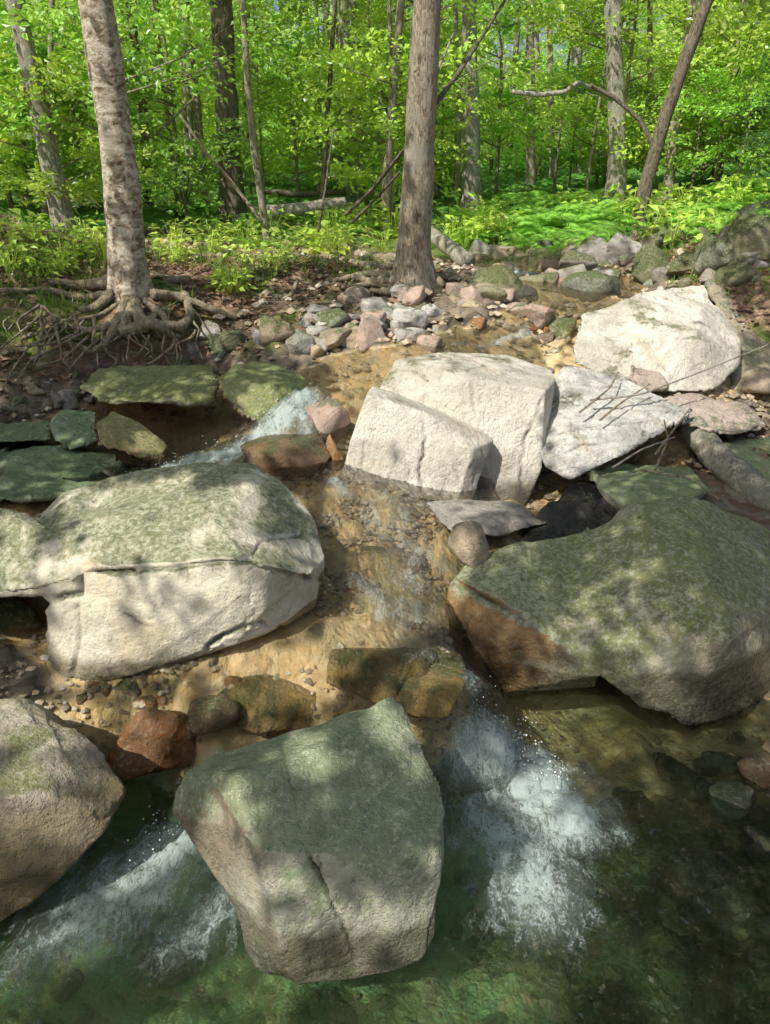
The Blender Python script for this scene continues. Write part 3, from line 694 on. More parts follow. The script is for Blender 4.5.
def scatter(poly, n, lo, hi, cols, mk, where, sink=.3):
    xs, ys = [p[0] for p in poly], [p[1] for p in poly]; k = 0
    while k < n:
        px, py = random.uniform(min(xs), max(xs)), random.uniform(min(ys), max(ys))
        if not in_poly(px, py, poly): continue
        k += 1; w = lo + (hi - lo) * random.random() ** 2; c = random.choice(cols)
        stone(px, py, w, w * random.uniform(.4, .75), c, f'{"small" if w < (lo + hi) / 2 else "larger"} {c} stone {where}', mk if isinstance(mk, str) else random.choice(mk), f'{c} stones {where}', None, sink)
scatter([(330, 305), (400, 296), (480, 292), (520, 300), (470, 330), (440, 335), (425, 352), (300, 356), (300, 335)], 84, 10, 30, ['grey', 'pale grey', 'pinkish', 'tan'], 'dry', 'on the sunlit gravel bar below the trunk')
scatter([(10, 345), (230, 335), (240, 350), (220, 372), (70, 380), (0, 420)], 32, 8, 22, ['grey', 'olive', 'tan'], ['moss', 'dry'], 'on the eroded bank under the birch')
scatter([(570, 262), (770, 222), (770, 290), (640, 292), (570, 290)], 36, 14, 40, ['grey', 'olive', 'green grey'], ['moss', 'moss', 'dry'], 'on the rocky right bank')
scatter([(480, 258), (590, 255), (580, 295), (470, 292)], 46, 11, 32, ['pinkish', 'grey', 'olive', 'tan'], ['dry', 'moss'], 'in the far upstream bed')
scatter([(440, 338), (560, 320), (565, 345), (470, 352)], 12, 8, 22, ['pinkish', 'rust', 'olive'], 'wet', 'in the little riffle of the upper pool')
scatter([(610, 770), (770, 740), (770, 1000), (690, 960), (640, 870)], 34, 18, 62, ['olive', 'brown', 'dark', 'green grey'], 'wet', 'on the dark bed at the right of the pool')
scatter([(430, 900), (640, 860), (680, 1010), (380, 1020)], 8, 20, 70, ['olive', 'green grey'], 'wet', 'under the green water of the pool', .5)
scatter([(20, 930), (200, 880), (260, 980), (60, 1015)], 6, 20, 60, ['brown', 'tan', 'olive'], 'wet', 'under the water at the lower left', .5)
scatter([(330, 520), (430, 520), (440, 560), (400, 640), (330, 640)], 7, 14, 50, ['orange', 'tan', 'brown'], 'wet', 'under the golden run of the stream', .8)
scatter([(50, 692), (250, 690), (190, 720), (110, 722), (60, 715)], 14, 12, 34, ['rust', 'brown', 'tan'], 'wet', 'on the wet bed below the split boulder')
scatter([(0, 385), (110, 405), (60, 412), (0, 425)], 8, 10, 24, ['grey', 'tan', 'olive'], 'dry', 'beside the shaded left pool')
scatter([(120, 405), (270, 425), (220, 436), (170, 425)], 9, 8, 30, ['olive', 'dark', 'brown'], 'wet', 'in the dark hollow of the left pool')

# loose gravel, uncountable
def gravel():
    V0 = np.array([(1, 0, 0), (0, 1, 0), (-1, 0, 0), (0, -1, 0), (0, 0, .8), (0, 0, -.6), (.7, .7, .35), (-.7, .7, .3), (-.7, -.7, .35), (.7, -.7, .3)])
    b = bmesh.new(); [b.verts.new(v) for v in V0]; bmesh.ops.convex_hull(b, input=b.verts); bmesh.ops.triangulate(b, faces=b.faces)
    b.verts.index_update(); T = np.array([[v.index for v in f.verts] for f in b.faces]); P0 = np.array([v.co[:] for v in b.verts]); b.free()
    n = 13000; rg = np.random.default_rng(5)
    x = rg.uniform(-4, 4, n * 3); y = rg.uniform(1.2, 8.5, n * 3); x[:6000] = rg.uniform(-1.5, .5, 6000); y[:6000] = rg.uniform(2.05, 4, 6000); z = terr(x, y); w = np.maximum(_W(x, y), 0)
    k = (z - w < .30) & (z - w > -.5); k &= (rg.random(len(x)) < np.where(z - w > .1, .5, 1)); x, y, z = x[k][:n], y[k][:n], z[k][:n]; n = len(x)
    s = (.008 + .034 * rg.random(n) ** 2.2) * np.clip(y / 5, .5, 1.2); a = rg.uniform(0, 6.28, n); ca, sa = np.cos(a), np.sin(a)
    P = P0[None] * s[:, None, None] * rg.uniform(.6, 1.3, (n, 1, 3)); Q = P.copy()
    Q[..., 0] = P[..., 0] * ca[:, None] - P[..., 1] * sa[:, None]; Q[..., 1] = P[..., 0] * sa[:, None] + P[..., 1] * ca[:, None]
    Q += np.stack([x, y, z + s * .3 + .01], -1)[:, None, :]
    Fc = (T[None] + (np.arange(n) * len(P0))[:, None, None]).reshape(-1, 3)
    me = mesh_np('gravel', Q.reshape(-1, 3), Fc, False)
    m = NT('gravel_material'); g = m.n('ShaderNodeNewGeometry'); r = g.outputs['Random Per Island']
    col = m.ramp(r, [(0, (.17, .14, .10)), (.3, (.40, .33, .24)), (.55, (.30, .26, .17)), (.75, (.56, .44, .31)), (1, (.64, .60, .52))])
    col = m.mix(m.step(m.noise(g.outputs['Position'], 60), .4, .7), col, m.mix(1, col, (.6, .6, .55), 'MULTIPLY'))
    tag(link('gravel', me, m.done(m.principled(col, .75))), 'loose gravel strewn along the bed and banks of the stream', None, None, 'stuff')
gravel()

# ------------------------------------------------------------------ water
def water_mat(name, tint, foamcol=(.80, .95, .93), scale=9., flow=(1, 1, 1), bump=.5, deep=.5, bdist=.05, frd=.03):
    m = NT(name); geo = m.n('ShaderNodeNewGeometry'); pos = geo.outputs['Position']
    fa = m.n('ShaderNodeAttribute'); fa.attribute_name = 'foam'; foam = fa.outputs['Fac']
    co = m.mapping(pos, flow)
    n1 = m.noise(co, scale, 5, .6, 1.4); n2 = m.noise(co, scale * 3.2, 4, .6, .8); n3 = m.noise(co, scale * 9, 3, .6)
    h = m.math('ADD', m.math('ADD', n1, m.math('MULTIPLY', n2, .4)), m.math('MULTIPLY', n3, m.math('ADD', .12, m.math('MULTIPLY', foam, .3))))
    b = m.bump(h, bump, bdist)
    fr = m.n('ShaderNodeFresnel'); fr.inputs[0].default_value = 1.33; m.l(m.bump(h, .9, frd), fr.inputs['Normal'])
    tr = m.n('ShaderNodeBsdfTransparent'); tr.inputs[0].default_value = (*tint, 1)
    gl = m.n('ShaderNodeBsdfGlossy'); gl.inputs['Roughness'].default_value = .04; m.l(b, gl.inputs['Normal'])
    rf = m.n('ShaderNodeBsdfRefraction'); rf.inputs['IOR'].default_value = 1.33; rf.inputs['Roughness'].default_value = .0; rf.inputs[0].default_value = (*tint, 1); m.l(b, rf.inputs['Normal'])
    mr = m.n('ShaderNodeMixShader'); mr.inputs[0].default_value = deep; m.l(tr.outputs[0], mr.inputs[1]); m.l(rf.outputs[0], mr.inputs[2])
    mx = m.n('ShaderNodeMixShader'); m.l(m.math('MULTIPLY', fr.outputs[0], 1.0, True), mx.inputs[0]); m.l(mr.outputs[0], mx.inputs[1]); m.l(gl.outputs[0], mx.inputs[2])
    # aerated white water
    fl = m.n('ShaderNodeAttribute'); fl.attribute_name = 'flow'; f1 = m.noise(fl.outputs['Vector'], 6, 8, .68, 1.1); f2 = m.math('SUBTRACT', 1.0, m.math('MULTIPLY', m.math('ABSOLUTE', m.math('SUBTRACT', m.noise(fl.outputs['Vector'], 20, 4, .7, .8), .5)), 3.2))
    f3 = m.noise(fl.outputs['Vector'], 130, 3, .75)
    fv = m.math('ADD', m.math('MULTIPLY', m.math('SUBTRACT', f1, .5), 1.5), m.math('ADD', m.math('MULTIPLY', m.math('SUBTRACT', f2, .62), .75), m.math('MULTIPLY', m.math('SUBTRACT', f3, .5), 1.1)))
    fm = m.step(m.math('ADD', m.math('MINIMUM', foam, 1.0), fv), .46, 1.22); fm = m.math('MAXIMUM', m.math('MULTIPLY', fm, m.step(foam, .03, .35)), m.math('MULTIPLY', m.step(foam, .2, 1.1), .38))
    d = m.n('ShaderNodeBsdfPrincipled'); d.inputs['Base Color'].default_value = (*foamcol, 1); d.inputs['Roughness'].default_value = .55; m.l(m.bump(m.math('ADD', f1, m.math('ADD', m.math('MULTIPLY', f2, .5), m.math('MULTIPLY', f3, .5))), .7, .03), d.inputs['Normal'])
    d.inputs['Subsurface Weight'].default_value = 0
    tl = m.n('ShaderNodeBsdfTranslucent'); tl.inputs[0].default_value = (*foamcol, 1)
    md = m.n('ShaderNodeMixShader'); md.inputs[0].default_value = .3; m.l(d.outputs[0], md.inputs[1]); m.l(tl.outputs[0], md.inputs[2])
    mf = m.n('ShaderNodeMixShader'); m.l(m.math('MULTIPLY', fm, .86), mf.inputs[0]); m.l(mx.outputs[0], mf.inputs[1]); m.l(md.outputs[0], mf.inputs[2])
    return m.done(mf.outputs[0])

def foam_of(X, Y, strokes):
    f = np.zeros_like(X); P = np.stack([X.ravel(), Y.ravel(), 0 * X.ravel()], -1)
    for poly, w, s in strokes:
        q = [np.array((p[0], p[1], 0)) for p in poly]; d = seg_dist(P, q).reshape(X.shape)
        f = np.maximum(f, s * np.exp(-(d / w) ** 2))
    return f

def sheet(name, X, Y, Z, keep, foam, mat, label):
    ny, nx = X.shape; Fc = grid_faces(nx, ny); V = np.stack([X, Y, Z], -1).reshape(-1, 3)
    k = keep.ravel()[Fc].any(1); Fc = Fc[k]; u, inv = np.unique(Fc, return_inverse=True)
    me = mesh_np(name, V[u], inv.reshape(Fc.shape)); attr(me, 'foam', foam.ravel()[u])
    if name == 'pool_water':
        oa, ob = gz(440, 690, 0), gz(285, 775, 0); x, y = V[u, 0], V[u, 1]; ra, rb = np.hypot(x - oa[0], y - oa[1]), np.hypot(x - ob[0], y - ob[1]); k = x > -.14
        ox, oy, r = np.where(k, oa[0], ob[0]), np.where(k, oa[1], ob[1]), np.where(k, ra, rb); th = np.arctan2(x - ox, oy - y)
        fv = np.stack([th * (.7 + .9 * r), r * .95, k * 7.], -1)
    else: fv = np.stack([V[u, 0] * 2.4, V[u, 1] * .9, V[u, 2]], -1)
    a = me.attributes.new('flow', 'FLOAT_VECTOR', 'POINT'); a.data.foreach_set('vector', fv.astype(np.float32).ravel())
    return tag(link(name, me, mat), label, None, None, 'structure')

def build_water():
    G = lambda z, *pp: [gz(a, b, z) for a, b in pp]
    # lower pool
    xs = np.arange(-2.2, 3.0, .012); ys = np.arange(.3, 2.9, .012); X, Y = np.meshgrid(xs, ys)
    st = [(G(0, (450, 715), (485, 740), (530, 780), (565, 820)), .15, 1.25), (G(0, (465, 760), (500, 820), (535, 890)), .22, .8), (G(0, (500, 760), (560, 830)), .2, .6), (G(0, (580, 770), (620, 830)), .09, .5), (G(0, (520, 860), (560, 930)), .15, .4),
          (G(0, (262, 785), (225, 815), (175, 850)), .12, 1.2), (G(0, (205, 840), (140, 880), (90, 915)), .22, .85), (G(0, (250, 870), (180, 930)), .18, .6), (G(0, (120, 910), (40, 960)), .17, .55), (G(0, (330, 975), (420, 955)), .012, .7)]
    foam = foam_of(X, Y, st)
    tb = .55 * foam_of(X, Y, [(p, w * 2.2, s) for p, w, s in st[:-1]])
    Z = fbm2(X * 6, Y * 9, 3, 61) * (.004 + .012 * tb) + fbm2(X * 20 + Y * 6, Y * 30, 4, 65, .6) * (.0025 + .016 * tb) + .03 * np.clip(foam - .35, 0, .8) + fbm2(X * 70, Y * 70, 3, 67, .7) * .004 * np.clip(foam, 0, 1)
    keep = (terr(X, Y) < .06)
    sheet('pool_water', X, Y, Z, keep, foam, water_mat('pool_water_material', (.88, 1.0, .88), scale=14, flow=(1.0, .75, 1), bump=1.0, deep=.34, bdist=.09, frd=.055), 'clear green water of the lower pool with churning white foam')
    # upper reaches
    xs = np.arange(-3.0, 2.6, .016); ys = np.arange(1.93, 8.6, .016); X, Y = np.meshgrid(xs, ys); W = _W(X, Y); T = terr(X, Y)
    ub = [([gz(300, 405, .78), gz(275, 435, .69), gz(240, 450, .65)], .16, 1.0), ([gz(240, 452, .64), gz(190, 465, .61), gz(135, 482, .58)], .12, .9), ([gz(335, 480, .6), gz(345, 495, .57)], .06, .75),
          ([gz(300, 425, .7), gz(310, 450, .67)], .06, .8), ([gz(500, 342, .95), gz(530, 333, .97), gz(555, 330, .98)], .10, .62), ([gz(455, 345, .95), gz(490, 346, .95)], .06, .45), ([gz(515, 272, 1.11), gz(530, 274, 1.1)], .10, .9),
          ([gz(540, 318, 1.0), gz(520, 335, .96)], .07, .6), ([np.array((.28, 2.12)), np.array((.46, 2.14))], .07, .85), ([np.array((-.05, 2.12)), np.array((.28, 2.1))], .05, .5), ([np.array((-.62, 2.04)), np.array((-.45, 1.98))], .07, .9),
          ([gz(365, 590, .42), gz(385, 620, .4)], .10, .5), ([gz(440, 555, .46), gz(400, 540, .47)], .14, .42), ([gz(390, 500, .54), gz(400, 560, .46), gz(420, 640, .37)], .22, .43), ([gz(450, 640, .36), gz(470, 690, .33)], .08, .45), ([gz(240, 770, .15), gz(255, 800, .02)], .06, .8)]  # weak foam streaks along the golden run paint pale reflections on the water
    foam = foam_of(X, Y, ub); tb = foam_of(X, Y, [(p, w * 1.7, s) for p, w, s in ub])
    Z = W + fbm2(X * 9, Y * 6, 3, 71) * (.006 + .014 * tb) + fbm2(X * 30, Y * 22, 3, 75) * (.002 + .012 * tb) + .03 * np.clip(foam - .35, 0, 1)
    px, py = project(X, Y, Z)
    keep = (W > T - .03) & (W > -.03)
    keep &= ~((X > .62) & (Y < 4.6)) & ~((X > .50) & (Y < 3.2)) & ~((X < -1.15) & (Y < 3.0)) & ~((X > 1.1) & (Y < 6)) & ~((X < -.5) & (Y > 5.1) & (X < -.2 - (Y - 5) * 0))
    keep &= ~((px < 200) & (py < 395)) & ~((Y > 6.2) & (X < .3))
    sheet('stream_water', X, Y, Z, keep, foam, water_mat('stream_water_material', (.98, .97, .92), scale=10, flow=(1.2, .6, 1), bump=1.0, deep=.18, bdist=.085), 'clear shallow stream water running in steps over golden stones')
    # spray droplets over the falls
    b = bmesh.new(); bmesh.ops.create_icosphere(b, subdivisions=1, radius=1); b.verts.index_update()
    P0 = np.array([v.co[:] for v in b.verts]); T0 = np.array([[v.index for v in f.verts] for f in b.faces]); b.free()
    rg = np.random.default_rng(9); pts = []
    for (a, c, n, hh) in ((gz(450, 705, .1), gz(560, 790, 0), 420, .14), (gz(255, 795, .03), gz(150, 860, 0), 320, .10), (gz(292, 412, .75), gz(230, 455, .64), 260, .10), (gz(230, 455, .64), gz(150, 475, .6), 120, .05)):
        t = rg.random(n) ** 1.3; q = a + (c - a) * t[:, None] + rg.normal(size=(n, 3)) * (.07, .07, 0); q[:, 2] += .015 + hh * rg.random(n) ** 2.2; pts.append(q)
    Q = np.concatenate(pts); r = .0016 + .0035 * rg.random(len(Q)) ** 3
    V = (P0[None] * r[:, None, None] + Q[:, None]).reshape(-1, 3); Fc = (T0[None] + (np.arange(len(Q)) * len(P0))[:, None, None]).reshape(-1, 3)
    m = NT('water_spray_material'); tag(link('water_spray', mesh_np('water_spray', V, Fc), m.done(m.principled((.85, .9, .9), .15))), 'fine white water droplets splashing above the small falls', None, None, 'stuff')
build_water()

# ------------------------------------------------------------------ foliage
def leaf_geo(pos, d, nrm, L, W, fold=.18, droop=.12):
    side = np.cross(d, nrm); side /= np.linalg.norm(side, axis=1)[:, None] + 1e-9; nrm = np.cross(side, d)
    L = L[:, None]; W = W[:, None]
    v = np.stack([pos, pos + d * L * .42 + side * W / 2 + nrm * W * fold, pos + d * L - nrm * L * droop, pos + d * L * .42 - side * W / 2 + nrm * W * fold], 1)
    return v

def sprays(centers, dirs, rg, nleaf=16, length=.55, leaf=.09, tilt=.45):
    n = len(centers); k = np.arange(nleaf)
    dirs = dirs / (np.linalg.norm(dirs, axis=1)[:, None] + 1e-9)
    up = np.tile((0., 0, 1), (n, 1)) + rg.normal(size=(n, 3)) * .28
    side = np.cross(dirs, up); side /= np.linalg.norm(side, axis=1)[:, None] + 1e-9; up = np.cross(side, dirs)
    s = (k / nleaf)[None] * length * rg.uniform(.7, 1.2, (n, 1)); sg = np.where(k % 2, 1, -1)[None] * (1 + 0 * s)
    twig = rg.uniform(.02, .22, (n, nleaf)) * length * (1 - .55 * (k / nleaf))[None]
    pos = centers[:, None] + dirs[:, None] * s[..., None] + side[:, None] * (sg * twig)[..., None] + rg.normal(size=(n, nleaf, 3)) * .03 * (length / .5)
    pos[..., 2] -= .22 * s ** 2
    d = side[:, None] * sg[..., None] * .8 + dirs[:, None] * .8 + rg.normal(size=(n, nleaf, 3)) * .35
    d = d.reshape(-1, 3); d /= np.linalg.norm(d, axis=1)[:, None]
    nr = np.repeat(up, nleaf, 0) + rg.normal(size=(n * nleaf, 3)) * tilt
    nr -= d * (nr * d).sum(1)[:, None]; nr /= np.linalg.norm(nr, axis=1)[:, None] + 1e-9
    L = leaf * rg.uniform(.65, 1.25, n * nleaf)
    return leaf_geo(pos.reshape(-1, 3), d, nr, L, L * rg.uniform(.5, .66, n * nleaf))

def leaves_mesh(name, geos):
    V = np.concatenate(geos); n = len(V)
    return mesh_np(name, V.reshape(-1, 3), np.arange(n * 4).reshape(n, 4), False)

LEAF = [leaf_mat('beech_leaf', (.40, .72, .07), (.74, .96, .18), .5), leaf_mat('maple_leaf', (.28, .62, .08), (.58, .92, .16), .5), leaf_mat('understory_leaf', (.48, .80, .08), (.82, .97, .24), .5)]
FARLEAF = leaf_mat('distant_leaf', (.55, .86, .22), (.88, .98, .42), .5)  # paler leaf colour paints a hazy glow into the distance
CANOPY = leaf_mat('canopy_leaf', (.12, .28, .04), (.28, .45, .08), .6)
HEM = leaf_mat('hemlock_needle', (.04, .13, .04), (.10, .24, .06), .3)
FERN = leaf_mat('fern_leaf', (.26, .62, .07), (.52, .90, .16), .5)
BARK = dict(dark=bark_mat('dark_bark', (.06, .05, .036), (.17, .14, .10), (.30, .26, .20), patch=.1),
            grey=bark_mat('grey_bark', (.14, .115, .08), (.36, .30, .22), (.58, .51, .40), patch=.35),
            pale=bark_mat('pale_blotched_bark', (.13, .115, .09), (.34, .31, .25), (.60, .57, .50), patch=.45, moss=.15, patchcol=(.56, .53, .46)),
            birch=bark_mat('peeling_birch_bark', (.16, .11, .075), (.46, .37, .27), (.82, .75, .62), horiz=True, patch=.30, moss=.12, patchcol=(.68, .62, .50)),
            root=bark_mat('root_bark', (.15, .125, .085), (.38, .32, .22), (.58, .50, .36), patch=.25, moss=.35, patchcol=(.44, .38, .28)),
            log=bark_mat('lichen_log_bark', (.18, .17, .12), (.40, .38, .29), (.60, .58, .46), patch=.5, moss=.3, patchcol=(.40, .42, .33)),
            white=bark_mat('bleached_wood', (.25, .21, .17), (.46, .41, .35), (.62, .57, .5), patch=.2, moss=0.))

def crown_mesh(name, seed, n, rad, hgt, leaf, nleaf=16, tilt=.5, low=0.):
    """sprays spread through a lumpy crown; local origin at the crown foot on the stem"""
    rg = np.random.default_rng(seed)
    nb = 16; bz = rg.uniform(low, 1, nb) * hgt; ba = rg.uniform(0, 6.28, nb); bl = rad * rg.uniform(.5, 1.1, nb) * (1.05 - .55 * np.abs(bz / hgt - .35))
    k = rg.integers(0, nb, n); s = rg.random(n) ** .7
    a = ba[k] + rg.normal(size=n) * .35; r = bl[k] * (.15 + .85 * s)
    c = np.stack([np.cos(a) * r, np.sin(a) * r, bz[k] + .28 * r + rg.normal(size=n) * .13 * rad * .5], -1)
    d = np.stack([np.cos(a + rg.normal(size=n) * .6), np.sin(a + rg.normal(size=n) * .6), rg.normal(size=n) * .25 - .05], -1)
    geo = sprays(c, d, rg, nleaf, .55 * min(1.3, max(.6, rad / 1.5)), leaf, tilt)
    limbs = []
    for i in range(nb):
        e = np.array((math.cos(ba[i]) * bl[i], math.sin(ba[i]) * bl[i], bz[i] + .28 * bl[i])); limbs.append((np.array((0, 0, max(0, bz[i] - .1))), e))
    return leaves_mesh(name, [geo]), limbs

def limb_mesh(name, limbs, r, stem=None):
    tubes = [tube([a, a * .4 + b * .6 + np.array((0, 0, -.06)), b], [r, r * .6, r * .15], 5) for a, b in limbs]
    if stem: tubes.append(tube(*stem))
    return tube_mesh(name, tubes)

SAP = []
for i in range(8):
    h = (4.2, 5.0, 3.2, 5.6, 2.4, 6.0, 1.5, 1.9)[i]; rad = (1.3, 1.5, 1.1, 1.6, .9, 1.7, 1.2, 1.4)[i]
    cm, limbs = crown_mesh('crown', 300 + i, int((130, 160, 110, 190, 90, 210, 120, 150)[i]), rad, h * .85, .082, 24, .65, .04)
    rg = np.random.default_rng(i)
    stem = np.array([(0, 0, -.6), (.02, 0, h * .3), (rg.normal() * .12, rg.normal() * .12, h * .65), (rg.normal() * .2, rg.normal() * .2, h)])
    st = limb_mesh('trunk', [(a + (0, 0, h * .15), b + (0, 0, h * .15)) for a, b in limbs], .012, (stem, [.032, .026, .018, .006], 7))
    SAP.append((cm, st, h))

def sapling(x, y, var, s, label, group, cat='sapling', name='sapling', leaf=0, rz=None):
    z = float(terr(np.array([x]), np.array([y]))[0]); root = empty(name, (x, y, z - .03)); root.scale = (s, s, s); root.rotation_euler = (0, 0, random.uniform(0, 6.28) if rz is None else rz)
    cm, st, h = SAP[var]; key = (var, leaf)
    if key not in _v:
        a = cm.copy(); a.materials.clear(); a.materials.append(LEAF[leaf]); b = st.copy(); b.materials.clear(); b.materials.append(BARK['grey']); _v[key] = (a, b)
    a, b = _v[key]
    link('trunk', b, None, root); link('crown', a, None, root, (0, 0, h * .15)); tag(root, label, cat, group); return root

# forest understory
def understory():
    rg = np.random.default_rng(77); zones = []
    for (y0, y1, n, tagn) in ((8.6, 11.5, 15, 'at the near edge of the wood'), (11.5, 17, 48, 'among the middle trunks'), (17, 26, 95, 'deep in the wood'), (26, 36, 80, 'at the far end of the wood')):
        k = 0; tries = 0
        while k < n and tries < 4000:
            tries += 1
            y = rg.uniform(y0, y1); x = rg.uniform(-.60, .60) * y * 1.06
            px = 385 + F * x / (y * .98)
            if y < 12.0 and 430 < px < 700: continue
            if y < 10.2 and 195 < px < 430: continue
            if 16 > y >= 12.5 and 500 < px < 600 and rg.random() < .7: continue
            k += 1; vr = int(rg.integers(6)) if rg.random() < .6 else int(rg.integers(6, 8)); side = 'left' if px < 260 else ('right' if px > 510 else 'central')
            kind = ('bright', 'broad leaved', 'feathery')[int(rg.integers(3))]
            sapling(x, y, vr, rg.uniform(.75, 1.25), f'{kind} green {"sapling" if vr < 6 else "low bush"} in the {side} understory {tagn}', f'{kind} {side} {"saplings" if vr < 6 else "bushes"} {tagn}', cat='sapling' if vr < 6 else 'bush', name='sapling' if vr < 6 else 'bush', leaf={'bright': 2, 'broad leaved': 0, 'feathery': 1}[kind])
understory()

# distant wood as one mass
def far_wood():
    rg = np.random.default_rng(5); n = 6000
    y = rg.uniform(33, 58, n); x = rg.uniform(-.62, .62, n) * y * 1.1; h = rg.uniform(0, 1, n) ** 1.5 * 15
    lump = fbm2(x * .35, y * .35 + h * .4, 3, 3) > -.42; x, y, h = x[lump], y[lump], h[lump]; z = terr(x, y) + .2 + h
    c = np.stack([x, y, z], -1); a = rg.uniform(0, 6.28, len(x)); d = np.stack([np.cos(a), np.sin(a), rg.normal(size=len(x)) * .3], -1)
    o = link('distant_wood', leaves_mesh('distant_wood', [sprays(c, d, rg, 22, 1.5, .24, .7)]), FARLEAF); tag(o, 'sunlit leaves of the distant wood filling the background', None, None, 'stuff')
far_wood()

# trees one can tell apart: (base px, top px at y=0, width px, Y, bark, label)
BIGC = [crown_mesh('crown', 500 + i, 34, 2.1, 4.0, .13, 16, .5, .0) for i in range(3)]
def tree(bx, tx, w, Y, bark, label, group=None, bend=0., roots=(), dead=False, cat='tree', flare=1.6, name='tree', basepy=None, top=None):
    x0 = at(bx, 225 if basepy is None else basepy, Y)[0]; z0 = float(terr(np.array([x0]), np.array([Y]))[0]); base = np.array((x0, Y, z0))
    tp = at(tx, 0, Y); axis = tp - base
    t = Y / ray(bx, 150)[1]; r = w / F * t / 2; L = axis[2]
    H = max(L * 1.25, L + 1.2) if top is None else L * top
    root = empty(name, base)
    ss = np.linspace(0, 1, 14); P = np.array([axis * (s * H / L) + np.array((bend * math.sin(min(1, s * H / L) * math.pi), 0, 0)) for s in ss]); P[0] = (0, 0, -.35); rads = r * (1.12 - .42 * ss)
    tb = tube(P, rads, 20 if r > .08 else 9, 0, 0, step=max(.05, r * .5))
    V = tb[0]; hgt = V[:, 2]; cen = np.stack([np.interp(hgt, P[:, 2], P[:, 0]), np.interp(hgt, P[:, 2], P[:, 1]), hgt], -1)
    d = V - cen; ang = np.arctan2(d[:, 1], d[:, 0]); fl = np.exp(-np.clip(hgt, 0, 9) / (r * 1.5))
    kf = 1 + (flare - 1) * fl * (.75 + .45 * np.cos(ang * 4 + Y)) + .10 * fbm(V * (.9 / r) * np.array((1, 1, .35)), 3, int(Y * 10)) + .03 * vnoise(V * (4 / r), 3)
    V = cen + d * kf[:, None]; tb = (V, *tb[1:])
    link('trunk', tube_mesh('trunk', [tb]), BARK[bark], root)
    for k, (poly, w0, w1) in enumerate(roots):
        pts = []
        for q in poly:
            g, tt = ground_hit(q[0], q[1]); dd = np.array(ray(q[0], q[1])); off = (q[2] if len(q) > 2 else .02) + .06 * (1 - len(pts) / len(poly))
            pts.append(g - dd * off + np.array((0, 0, w0 / F * tt * .25)) - base)
        rr = np.linspace(w0, w1, len(pts)) / F * tt / 2 * (1.3 if w0 > 5 else 1)
        link('root', tube_mesh('root', [tube(pts, rr, 10, .34, k, step=.028)]), BARK['root'], root)
    if not dead:
        cm, limbs = BIGC[int(Y * 7) % 3]; key = ('bc', int(Y * 7) % 3)
        if key not in _v:
            a = cm; a.materials.append(LEAF[int(Y * 3) % 2]); _v[key] = (a, limb_mesh('limb', limbs, .03)); _v[key][1].materials.append(BARK['grey'])
        s = H / L * .86; cl = axis * s
        c = link('crown', _v[key][0], None, root, cl); b = link('branch', _v[key][1], None, root, cl)
        c.rotation_euler = b.rotation_euler = (0, 0, Y * 3.1); k = .8 + .02 * Y; c.scale = b.scale = (k, k, k)
    tag(root, label, cat, group); return root

BIRCH_ROOTS = [([(112, 284), (95, 288), (78, 288), (50, 285)], 10, 5), ([(114, 296), (83, 301), (50, 293), (0, 297)], 7, 4), ([(136, 304, .03), (140, 322, .1), (158, 334, .13), (180, 333, .12), (191, 320, .08), (185, 297, .03)], 9, 6),
    ([(127, 302), (117, 326, .06), (93, 337, .06), (67, 333, .04), (23, 343, .03)], 8, 3), ([(150, 330, .05), (135, 336, .08), (118, 338, .07)], 10, 8), ([(152, 297), (175, 300, .04), (200, 307, .05), (237, 322, .03)], 8, 4),
    ([(122, 318, .05), (107, 343, .06), (93, 355, .05), (73, 347, .04), (50, 347, .03)], 7, 2), ([(120, 306), (100, 318, .05), (60, 326, .05), (28, 330, .05)], 5, 2), ([(60, 335, .05), (30, 350, .08), (12, 372, .1), (4, 396, .1)], 3, 1.2),
    ([(85, 335, .06), (55, 350, .1), (30, 362, .1), (18, 385, .1)], 3, 1.2), ([(75, 340, .06), (50, 345, .1), (15, 352, .1)], 3, 1.2), ([(100, 345, .06), (80, 362, .08), (70, 375, .08)], 2.6, 1.2), ([(145, 305), (165, 318, .08), (168, 330, .08)], 6, 4),
    ([(110, 300), (96, 312, .04), (80, 316, .04)], 8, 4), ([(134, 308, .04), (128, 322, .1), (122, 332, .1)], 8, 6), ([(150, 342, .06), (148, 352, .08), (138, 362, .06)], 3, 1.4), ([(40, 318, .04), (20, 335, .08), (0, 350, .08)], 3, 1.2)]
for _i in range(34):
    _x, _y = random.uniform(20, 200), random.uniform(300, 340); _p = [(_x, _y, .04)]
    for _k in range(random.randint(2, 4)):
        _x += random.uniform(-26, 14); _y += random.uniform(4, 18); _p.append((_x, min(_y, 392), random.uniform(.05, .13)))
    BIRCH_ROOTS.append((_p, random.uniform(1.6, 4), 1))
MID_ROOTS = [([(402, 266), (385, 272), (363, 270), (323, 258)], 9, 4), ([(398, 279), (380, 276), (363, 277), (333, 283)], 8, 4), ([(402, 284), (385, 290), (371, 282)], 8, 5), ([(402, 258), (380, 262), (362, 262)], 7, 4), ([(424, 276), (436, 282), (444, 290)], 10, 5), ([(400, 262), (370, 260), (340, 250), (325, 246)], 8, 4), ([(398, 286), (375, 286), (352, 280)], 9, 4),
    ([(402, 288), (390, 294), (372, 293)], 8, 4), ([(412, 290), (405, 296), (395, 298)], 7, 4), ([(400, 274), (370, 288), (340, 290)], 6, 3)]
tree(130, 95, 34, 5.75, 'birch', 'thick yellow birch with peeling bark standing on exposed roots on the left bank', bend=.03, roots=BIRCH_ROOTS, basepy=291, flare=1.35, name='birch_tree')
tree(413, 427, 31, 6.5, 'grey', 'straight brown tree with fanned roots standing by the stream in the middle', roots=MID_ROOTS, basepy=284, flare=1.5)
